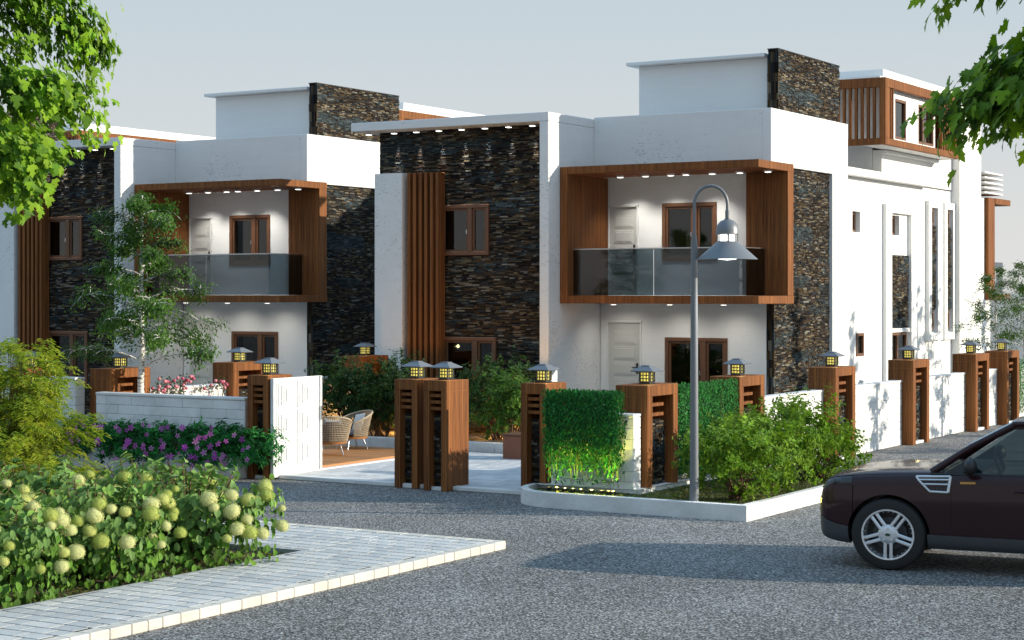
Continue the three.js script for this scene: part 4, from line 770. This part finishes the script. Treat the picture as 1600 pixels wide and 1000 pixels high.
// dark shrubs before the house front
{
  const shrub = (pos, R, H, label, sd, cols, n = 30) => {
    seed = sd; const b = thing('garden_shrub', label, 'shrub', pos, rr(0, 6), 'leafy shrubs before the house front'), lobes = [];
    for (let k = 0; k < 8; k++) { const a = k / 8 * 6.28; lobes.push({ c: V(Math.cos(a) * R * .5, H * rr(.35, .75), Math.sin(a) * R * .5), r: [R * .5, H * .3, R * .5], n }); }
    copies('leaves', leafQuad, GREEN, clumps(lobes, { leafN: 18, clumpR: .07, size: .095, cols, shell: .45, sprig: .25, minY: .1 }), b); stems(V(0, 0, 0), lobes, 20, .02, .4, stemMat, b, 'stem');
  };
  const dk = [[.028, .075, .016, .6], [.04, .10, .02, .4]], lt = [[.07, .16, .02, .6], [.10, .20, .02, .4]];
  shrub([-23.2, .14, -31.5], .95, 1.75, 'dark green shrub behind the open gate leaf', 61, dk);
  shrub([-22.3, .14, -31.4], 1.0, 1.8, 'dark green shrub behind the two wicker chairs', 62, dk);
  shrub([-21.4, .14, -31.4], .9, 1.6, 'dark green shrub just left of the close gate pillars', 63, dk);
  shrub([-19.8, .14, -32.0], 1.0, 1.75, 'dark green shrub under the ground floor window, right of the gate pillars', 64, dk);
  shrub([-18.8, .14, -31.0], .75, 1.5, 'brighter green shrub beside the brown planter box', 65, lt);
  const w = thing('garden_edging_wall', 'low brown stone edging wall glowing warm behind the shrubs', 'wall', [-20, 0, -33.2]);
  part('core', box(-3.8, 2, .1, .55, -.12, .1), M.dark, w); const g = part('stone_course', ledge('z', .1, -3.8, 2, .12, .56, { sd: 33, ch: .06, len: [.1, .35] }), M.stone, w); g.userData.kind = 'stuff'; part('coping', box(-3.82, 2.02, .561, .6, -.14, .15, .006), M.bedding, w);
  [[-22.6, -32.6], [-20.0, -32.6], [-18.7, -32.6]].forEach(([x, z], i) => { const o = thing('bed_light', ['small warm light glowing behind the chairs', 'small warm light behind the close gate pillars', 'small warm light in front of the brown edging wall'][i], 'garden light', [x, .16, z]); part('housing', lathe([[0, 0], [.04, 0], [.045, .06], [0, .055]], 12), M.darkMetal, o); part('lamp', new THREE.SphereGeometry(.016, 12, 8).translate(0, .07, 0), std([1, .8, .4], .5, { emissive: rgb(1, .55, .12), emissiveIntensity: 3 }), o); const p = new THREE.PointLight(rgb(1, .5, .1), 5, 4, 2); p.position.set(x, .27, z); p.shadow.radius = 2; p.castShadow = true; p.name = 'light'; scene.add(p); });
}
// purple flowering bed
{
  const cols = [[.03, .20, .045, .55], [.055, .29, .06, .3], [.02, .12, .03, .15]], fl = [leafMat([.58, .12, .48], .35), leafMat([.70, .26, .58], .35), leafMat([.44, .08, .42], .3)];
  const petals = (() => { const F = []; for (let k = 0; k < 5; k++) { const a = k * 1.2566, R = (x, y, z) => [x * Math.cos(a) - y * Math.sin(a), x * Math.sin(a) + y * Math.cos(a), z]; F.push([R(0, .05, 0), R(.22, .5, .08), R(.2, .85, .06), R(0, 1, .02)], [R(0, .05, 0), R(0, 1, .02), R(-.2, .85, .06), R(-.22, .5, .08)]); } return poly(F); })();
  const mk = (x, label, sd, L) => {
    seed = sd; const b = thing('flowering_shrub', label, 'flowering shrub', [x, .34, -24.36], 0), lobes = [];
    for (let k = 0; k < 7; k++) lobes.push({ c: V((k / 6 - .5) * L, rr(.15, .30), rr(-.05, .12)), r: [.3, .32, .28], n: 24 });
    for (let k = 0; k < 4; k++) lobes.push({ c: V((k / 3 - .5) * L, .02, .42), r: [.26, .14, .08], n: 5 });
    copies('leaves', leafNarrow, GLOSS, clumps(lobes, { leafN: 20, clumpR: .07, size: .12, cols, shell: .4, minY: -.28, wild: .8 }), b);
    stems(V(0, 0, 0), lobes, 18, .01, .5, stemMat, b);
    for (let k = 0; k < 26; k++) { const px = rr(-.55, .55) * L, py = rr(-.1, .56), pz = .46 + .14 * rnd() - Math.max(0, py - .3) * .8; const m = part('flower', petals, fl[Math.floor(rnd() * 3)], b); place(V(px, py, pz), V(gauss() * .5 + .3, gauss() * .4 + .25, 1), rr(0, 6), rr(.042, .07)).decompose(m.position, m.quaternion, m.scale); }
  };
  mk(-24.4, 'purple flowering shrub at far left behind the yellow green shrub', 71, 1.5); mk(-22.9, 'purple flowering shrub left of the middle, below the birch trunk', 72, 1.6); mk(-21.5, 'purple flowering shrub in the middle of the low planter', 73, 1.6); mk(-20.3, 'purple flowering shrub beside the gate pillar', 74, 1.3);
}
// climbing roses on the side wall
{
  seed = 81; const b = thing('climbing_rose', 'thin climbing rose with small pink blooms on the sunlit wall', 'rose', [-23.98, 0, -27.3], 0), lv = [], fl = [], st = [];
  for (let k = 0; k < 26; k++) { const z0 = rr(-1.15, 1.15), pts = [V(.02, .5, z0)]; for (let i = 1; i < 6; i++) pts.push(V(.04 + rr(0, .12), .5 + i * .2 * rr(.8, 1.05), z0 + gauss() * .15)); st.push(tube(pts, .006, 4)); for (const p of pts) for (let i = 0; i < 9; i++) lv.push({ m: leafAt(p.clone().add(V(rr(0, .08), gauss() * .09, gauss() * .1)), V(1, .2, .3), rr(.035, .06)), c: tint([.03, .06, .02], .3) }); for (let i = 0; i < 3; i++) fl.push(pts[rnd() < .6 ? 5 : 3].clone().add(V(.06, gauss() * .08, gauss() * .14))); }
  part('stem', st, stemMat, b).userData.kind = 'stuff'; copies('leaves', leafQuad, GREEN, lv, b);
  const rm = [std([.42, .07, .13], .6), std([.55, .20, .24], .6)], rg = new THREE.IcosahedronGeometry(.034, 1); for (const p of fl) part('bloom', rg, rm[Math.floor(rnd() * 2)], b, p.toArray());
}
// yellow green feathery shrub at the left
{
  seed = 91; const b = thing('feathery_shrub', 'large yellow green feathery shrub at the left edge behind the hydrangeas', 'shrub', [-18.3, 0, -17.4], 0), lv = [], br = [], tips = [];
  for (let k = 0; k < 60; k++) {
    const el = Math.pow(rnd(), .8) * 1.35, az = rr(0, 6.28), R = rr(1.0, 1.5) * (1 - .25 * el / 1.4), pts = [V(0, .1, 0)];
    for (let i = 1; i <= 6; i++) { const t = i / 6; pts.push(V(Math.cos(az) * Math.cos(el) * R * t + gauss() * .05, .15 + (Math.sin(el) * 2.0 + .5) * t - .5 * t * t * Math.cos(el), Math.sin(az) * Math.cos(el) * R * t + gauss() * .05)); }
    br.push(tube(pts, [.02, .017, .014, .011, .009, .006, .004], 5)); tips.push([pts, az, el]);
  }
  const cols = [[.36, .45, .03, .45], [.24, .36, .03, .35], [.50, .52, .05, .2]];
  for (const [pts, az, el] of tips) for (let i = 2; i < 7; i++) for (let q = 0; q < 9; q++) {
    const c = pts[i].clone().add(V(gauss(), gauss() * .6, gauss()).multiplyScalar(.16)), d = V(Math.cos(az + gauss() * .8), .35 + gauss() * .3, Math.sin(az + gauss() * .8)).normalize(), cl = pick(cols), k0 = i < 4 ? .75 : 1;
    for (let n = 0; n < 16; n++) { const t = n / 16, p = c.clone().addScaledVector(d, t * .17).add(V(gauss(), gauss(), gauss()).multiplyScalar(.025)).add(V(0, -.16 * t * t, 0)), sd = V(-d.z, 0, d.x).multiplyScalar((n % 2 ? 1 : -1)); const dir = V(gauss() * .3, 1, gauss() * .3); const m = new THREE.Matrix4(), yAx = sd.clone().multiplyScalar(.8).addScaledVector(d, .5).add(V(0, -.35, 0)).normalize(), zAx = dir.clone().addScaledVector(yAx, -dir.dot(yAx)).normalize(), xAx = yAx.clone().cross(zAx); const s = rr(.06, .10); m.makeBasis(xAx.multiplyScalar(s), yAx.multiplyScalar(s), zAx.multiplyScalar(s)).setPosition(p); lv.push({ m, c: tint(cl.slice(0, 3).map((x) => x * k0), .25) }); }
  }
  part('branch', br, bark, b).userData.kind = 'stuff'; copies('leaves', leafNarrow, GREEN, lv, b);
}
// trees: trunk, limbs, twigs, leaves
function growTree(o, { H, trunkR, limbs, crown, leaf, size, cols, mat, barkMat, perTwig, twigs, droop, first = .3, lean = 0, singles = 0, wild = .7, clump = .14, open = 0 }) {
  const tr = [], n = 10; for (let i = 0; i <= n; i++) { const t = i / n; tr.push(V(lean * t * H + gauss() * .02, t * H, gauss() * .02)); }
  part('trunk', tube(tr, tr.map((_, i) => trunkR * (1 - .85 * i / n) + .006), 10), barkMat, o);
  const lv = [], tw = [];
  for (let k = 0; k < limbs; k++) {
    const t = lerp(first, .97, k / (limbs - 1)), b = tr[Math.floor(t * n)].clone().lerp(tr[Math.min(n, Math.floor(t * n) + 1)], t * n % 1), az = k * 2.4 + gauss() * .4, R = crown(t, az), pts = [b];
    for (let i = 1; i <= 6; i++) { const s = i / 6; pts.push(V(b.x + Math.cos(az) * R * s + gauss() * .05, b.y + R * (.55 * s - droop * s * s), b.z + Math.sin(az) * R * s + gauss() * .05)); }
    part('limb', tube(pts, pts.map((_, i) => lerp(trunkR * .36 * (1 - t * .6), .006, i / 6)), 6), barkMat, o);
    for (let q = 0; q < twigs; q++) {
      const i = 1 + Math.floor(Math.pow(rnd(), .8) * 5.99), a = pts[Math.min(i, 6)].clone(), e = a.clone().add(V(gauss() * R * .28, gauss() * R * .18 - droop * .1, gauss() * R * .28)); tw.push(tube([a, a.clone().lerp(e, .5).add(V(0, .03, 0)), e], [.008, .006, .003], 4, false));
      const cl = pick(cols), br = rr(.75, 1.2);
      for (let m = 0; m < perTwig; m++) { const p = a.clone().lerp(e, rr(.25, 1.1)).add(V(gauss(), gauss(), gauss()).multiplyScalar(clump)), out = p.clone().sub(tr[Math.min(n, Math.floor(t * n))]).normalize(); if (open && Math.hypot(p.x - lean * p.y, p.z) < open && p.y < H * .8 && rnd() < .85) continue; lv.push({ p, m: leafAt(p, out, size * rr(.65, 1.2), .8, wild), c: tint([cl[0] * br, cl[1] * br, cl[2] * br], .22) }); }
    }
  }
  part('twig', tw, barkMat, o).userData.kind = 'stuff';
  if (singles) {
    o.updateMatrixWorld(true); const inv = camera.position, vp = new THREE.Matrix4().multiplyMatrices(camera.projectionMatrix, camera.matrixWorldInverse);
    camera.updateMatrixWorld(true); vp.multiplyMatrices(camera.projectionMatrix, camera.matrixWorldInverse);
    for (const l of lv) { const w = l.p.clone().applyMatrix4(o.matrixWorld), s = w.clone().applyMatrix4(vp); l.key = Math.abs(s.x) < 1 && Math.abs(s.y) < 1 ? w.distanceTo(inv) : 1e6 + w.distanceTo(inv); }
    lv.sort((a, b) => a.key - b.key); const vars = [0, 1, 2, 3, 4].map((i) => { const c = pick(cols), k = [1, .8, 1.2, .9, 1.1][i]; const m2 = mat.clone(); m2.color = rgb(c[0] * k, c[1] * k, c[2] * k); return m2; });
    for (const l of lv.splice(0, singles)) { const m = part('leaf', leaf, vars[Math.floor(rnd() * 5)], o); l.m.decompose(m.position, m.quaternion, m.scale); }
  }
  copies('leaves', leaf, mat, lv, o); return o;
}
{
  seed = 101; const bt = thing('birch_tree', 'slender white trunked birch before the middle villa balcony', 'birch tree', [-23.45, 0, -25.4]);
  growTree(bt, { H: 5.0, trunkR: .075, limbs: 26, crown: (t, az) => lerp(1.55, .6, (t - .36) / .64) * rr(.65, 1.1), leaf: leafQuad, size: .075, cols: [[.055, .14, .02, .6], [.085, .19, .025, .4]], mat: GREEN, barkMat: birchBark, open: .34, perTwig: 36, twigs: 20, droop: .36, first: .36, clump: .13 });
  seed = 111; const ya = thing('young_tree', 'young small leaved tree left of the right edge, behind the far pillars', 'young tree', [-13.8, 0, -46.9]);
  growTree(ya, { H: 3.75, trunkR: .05, limbs: 16, crown: (t) => lerp(1.35, .5, (t - .35) / .65) * rr(.75, 1.1), leaf: leafQuad, size: .062, cols: [[.045, .11, .018, .6], [.07, .15, .02, .4]], mat: GREEN, barkMat: birchBark, perTwig: 26, twigs: 12, droop: .35, first: .42, clump: .11 });
  seed = 112; const yb = thing('young_tree', 'second young tree cut off by the right edge of the picture', 'young tree', [-13.7, 0, -49.2]);
  growTree(yb, { H: 3.9, trunkR: .05, limbs: 16, crown: (t) => lerp(1.3, .5, (t - .35) / .65) * rr(.75, 1.1), leaf: leafQuad, size: .062, cols: [[.045, .11, .018, .6], [.07, .15, .02, .4]], mat: GREEN, barkMat: birchBark, perTwig: 26, twigs: 12, droop: .35, first: .4, clump: .11 });
  const mapleL = leafMat([1, 1, 1], .5);
  seed = 121; const ma = thing('maple_tree', 'maple crown hanging into the upper left corner of the picture', 'maple tree', [-15.35, 0, -12.63]);
  growTree(ma, { H: 8.2, trunkR: .2, limbs: 26, crown: (t) => 2.25 * Math.sqrt(Math.max(.1, 1 - Math.pow((t - .70) / .34, 2))) * rr(.75, 1.08), leaf: leafMaple, size: .105, cols: [[.19, .36, .015, .45], [.29, .48, .025, .35], [.10, .22, .015, .2]], mat: mapleL, barkMat: bark, perTwig: 40, twigs: 40, droop: .45, first: .52, singles: 300, wild: .55, clump: .2 });
  seed = 131; const mb = thing('maple_tree', 'maple branches with large leaves in the upper right corner', 'maple tree', [-2.4, 0, -13.99]);
  growTree(mb, { H: 8, trunkR: .18, limbs: 26, crown: (t) => 1.95 * Math.sqrt(Math.max(.1, 1 - Math.pow((t - .68) / .3, 2))) * rr(.75, 1.05), leaf: leafMaple, size: .125, cols: [[.20, .37, .015, .45], [.30, .48, .02, .35], [.10, .21, .02, .2]], mat: mapleL, barkMat: bark, perTwig: 34, twigs: 34, droop: .48, first: .54, singles: 300, wild: .55, clump: .2 });
  // slim trees across the side road, whose shade falls on the white walls
  [[-6.4, -38.5, 5.6], [-6.8, -42.5, 6.2], [-6.2, -47, 6], [-6.8, -51.5, 6.4], [-6.4, -57, 6.2]].forEach(([x, z, H], i) => {
    seed = 141 + i; const t = thing('slim_tree', ['nearest', 'second', 'third', 'fourth', 'farthest'][i] + ' slim street tree across the side road, shading the white walls', 'tree', [x, 0, z], 0, 'slim street trees across the side road');
    growTree(t, { H, trunkR: .08, limbs: 18, crown: (q) => lerp(.75, .2, (q - .2) / .8) * rr(.8, 1.1), leaf: leafQuad, size: .16, cols: [[.03, .08, .02, 1]], mat: GREEN, barkMat: bark, perTwig: 12, twigs: 9, droop: .1, first: .2, clump: .12 });
  });
}
// hydrangeas along the path
{
  const floret = (() => { const F = [], N = 330; seed = 7; for (let k = 0; k < N; k++) { const y = clamp(1 - 2 * (k + .5) / N + gauss() * .05, -1, 1), r = Math.sqrt(1 - y * y), a = k * 2.39996 + gauss() * .12, n = V(r * Math.cos(a), y, r * Math.sin(a)); if (y < -.75) continue; const u = V(-n.z, .1, n.x).normalize(), w = n.clone().cross(u), c = n.clone().multiplyScalar(rr(.9, 1.12)), ro = rr(0, 1.5), s = rr(.08, .13); for (let q = 0; q < 4; q++) { const b = ro + q * Math.PI / 2, pt = (an, d, h) => c.clone().addScaledVector(u, Math.cos(an) * d).addScaledVector(w, Math.sin(an) * d).addScaledVector(n, h).toArray(); F.push([pt(b, .01, -.03), pt(b - .55, s * .8, .03), pt(b, s, .02), pt(b + .55, s * .8, .03)]); } } const g = poly(F); return mergeGeometries([g, plain(new THREE.IcosahedronGeometry(.88, 2))]); })();
  const fm = [leafMat([.56, .60, .20], .15), leafMat([.64, .66, .31], .15), leafMat([.44, .51, .13], .15)];
  const vars = [[.13, .24, .06], [.16, .29, .08], [.09, .18, .045], [.19, .32, .10]].map((c) => leafMat(c, .4));
  const mat = leafMat([1, 1, 1], .35);
  const mk = (x, z, label, sd, R, H) => {
    seed = sd; const o = thing('hydrangea_bush', label, 'hydrangea', [x, 0, z], 0, null), L = [], heads = [];
    for (let k = 0; k < 44; k++) {   // stalks
      const a = rr(0, 6.28), t = Math.sqrt(rnd()), top = V(Math.cos(a) * R * t, H * lerp(1.0, .72, t * t) * rr(.9, 1.08), Math.sin(a) * R * t), b = V(gauss() * .15, 0, gauss() * .15);
      heads.push({ top, b, a, t });
    }
    part('stem', heads.map(({ top, b }) => tube([b, b.clone().lerp(top, .5).add(V(0, .1, 0)), top], [.012, .01, .006], 5)), stemMat, o).userData.kind = 'stuff';
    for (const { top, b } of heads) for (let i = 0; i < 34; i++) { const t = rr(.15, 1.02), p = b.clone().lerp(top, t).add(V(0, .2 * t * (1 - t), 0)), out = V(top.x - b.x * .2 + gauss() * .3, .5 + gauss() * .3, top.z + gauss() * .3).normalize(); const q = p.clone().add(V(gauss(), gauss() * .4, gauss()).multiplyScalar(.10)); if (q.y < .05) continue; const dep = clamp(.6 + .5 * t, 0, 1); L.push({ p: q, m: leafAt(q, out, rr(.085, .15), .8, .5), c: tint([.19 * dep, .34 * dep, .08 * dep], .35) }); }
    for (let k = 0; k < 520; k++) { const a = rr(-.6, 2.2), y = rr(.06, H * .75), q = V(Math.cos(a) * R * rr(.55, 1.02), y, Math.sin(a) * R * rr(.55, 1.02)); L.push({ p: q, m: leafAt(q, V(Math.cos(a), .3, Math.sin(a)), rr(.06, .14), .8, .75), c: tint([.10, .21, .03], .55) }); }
    const wp = V(o.position.x, 0, o.position.z); for (const l of L) { const w = l.p.clone().add(wp); l.key = w.distanceTo(camera.position) - l.p.y * .6; } L.sort((a, b2) => a.key - b2.key);
    for (const l of L.splice(0, 150)) { const m = part('leaf', leafOval, vars[Math.floor(rnd() * 4)], o); l.m.decompose(m.position, m.quaternion, m.scale); }
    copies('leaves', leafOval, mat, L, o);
    const cd = V(-o.position.x, 0, -o.position.z).normalize(); let n = 0;
    for (let tries = 0; tries < 400 && n < 30; tries++) { const a = Math.atan2(cd.z, cd.x) + rr(-1.35, 1.35), y = H * rr(.38, .86), rr_ = R * (1.08 - .55 * Math.pow(y / H, 4)); const p = V(Math.cos(a) * rr_, y, Math.sin(a) * rr_); if (heads.some((h) => h.f && h.f.distanceTo(p) < .11)) continue; heads.push({ f: p, top: p, b: p }); n++; const f = part('flower_head', floret, fm[Math.floor(rnd() * 3)], o, p.toArray()); const s = rr(.045, .1); f.scale.set(s, s * .9, s); f.rotation.set(gauss() * .4, rr(0, 6), gauss() * .4); }
  };
  mk(-14.35, -16.35, 'right end hydrangea bush with green heads beside the path corner', 151, 1.1, 1.16);
  mk(-14.45, -14.85, 'middle hydrangea bush with many pale green flower heads along the path', 152, .95, 1.1);
  mk(-14.5, -13.35, 'hydrangea bush at the lower left, its foot by the path edge', 153, .95, 1.1);
  mk(-15.1, -12.1, 'hydrangea bush cut off by the left edge of the picture', 154, .95, 1.08);
  mk(-16.0, -15.6, 'leafy hydrangea bush behind the flowering row, below the yellow green shrub', 155, .95, 1.2);
  mk(-15.6, -17.0, 'leafy hydrangea bush at the back, in front of the purple flowers', 156, .9, 1.15);
}
// wicker lounge chairs with cushions
{
  const rope = std([.36, .29, .20], .75), grey = std([.10, .10, .11], .9), pil = std([.62, .62, .61], .9), seatW = std([.33, .14, .045], .5);
  const mk = (pos, turn, label) => {
    const c = thing('wicker_chair', label, 'lounge chair', pos, turn, null); c.scale.setScalar(.86);      // looks towards +z
    part('seat_board', new THREE.CylinderGeometry(.36, .34, .05, 28).scale(1, 1, 1.02).translate(0, .27, 0), seatW, c);
    for (const [x, z] of [[-.24, .22], [.24, .22], [-.22, -.24], [.22, -.24]]) part('leg', tube([V(x * .8, .25, z * .8), V(x * 1.15, 0, z * 1.15)], [.014, .010], 7), M.steel, c);
    const shell = (a, t) => { const back = .5 + .5 * Math.cos(a), h = lerp(.16, .56, Math.pow(back, .8)), r = .35 + .12 * t * (.5 + .5 * back); return V(Math.sin(a) * r, .29 + h * t, -Math.cos(a) * r); };
    const A = 1.95, g = []; for (let k = 0; k <= 44; k++) { const a = lerp(-A, A, k / 44); g.push(tube([0, .33, .66, 1].map((t) => shell(a, t)), .0075, 4, false)); } for (let j = 0; j <= 11; j++) { const t = j / 11; g.push(tube(Array.from({ length: 25 }, (_, k) => shell(lerp(-A, A, k / 24), t)), .008, 4, false)); }
    part('weave', g, rope, c).userData.kind = 'stuff';
    part('rim', tube(Array.from({ length: 41 }, (_, k) => shell(lerp(-A, A, k / 40), 1.01)), .022, 8), rope, c);
    part('cushion', new THREE.SphereGeometry(1, 22, 14).scale(.34, .075, .34).translate(0, .36, .02), grey, c);
    part('back_cushion', new THREE.SphereGeometry(1, 20, 14).scale(.3, .2, .07).rotateX(-.3).translate(0, .55, -.27), grey, c);
    const pl = new THREE.BoxGeometry(.4, .4, .12, 10, 10, 2), p = pl.attributes.position; for (let i = 0; i < p.count; i++) { const e = Math.max(Math.abs(p.getX(i)), Math.abs(p.getY(i))) / .2; p.setZ(i, p.getZ(i) * (1.05 - .85 * Math.pow(e, 3))); } pl.computeVertexNormals();
    part('pillow', pl.rotateX(-.35).rotateZ(.12).translate(.02, .6, -.16), pil, c);
  };
  mk([-20.95, .12, -27.9], rad(-140), 'woven wicker chair seen from behind, nearer the gate'); mk([-21.35, .12, -29.1], rad(-25), 'woven wicker chair with white pillow facing the street');
}
// ---------------------------------------------------------------- render
const renderer = new THREE.WebGLRenderer({ antialias: true });
renderer.setSize(1024, 640);
renderer.toneMapping = THREE.LinearToneMapping;
renderer.toneMappingExposure = EXPOSURE;
renderer.shadowMap.enabled = true;
renderer.render(scene, camera);
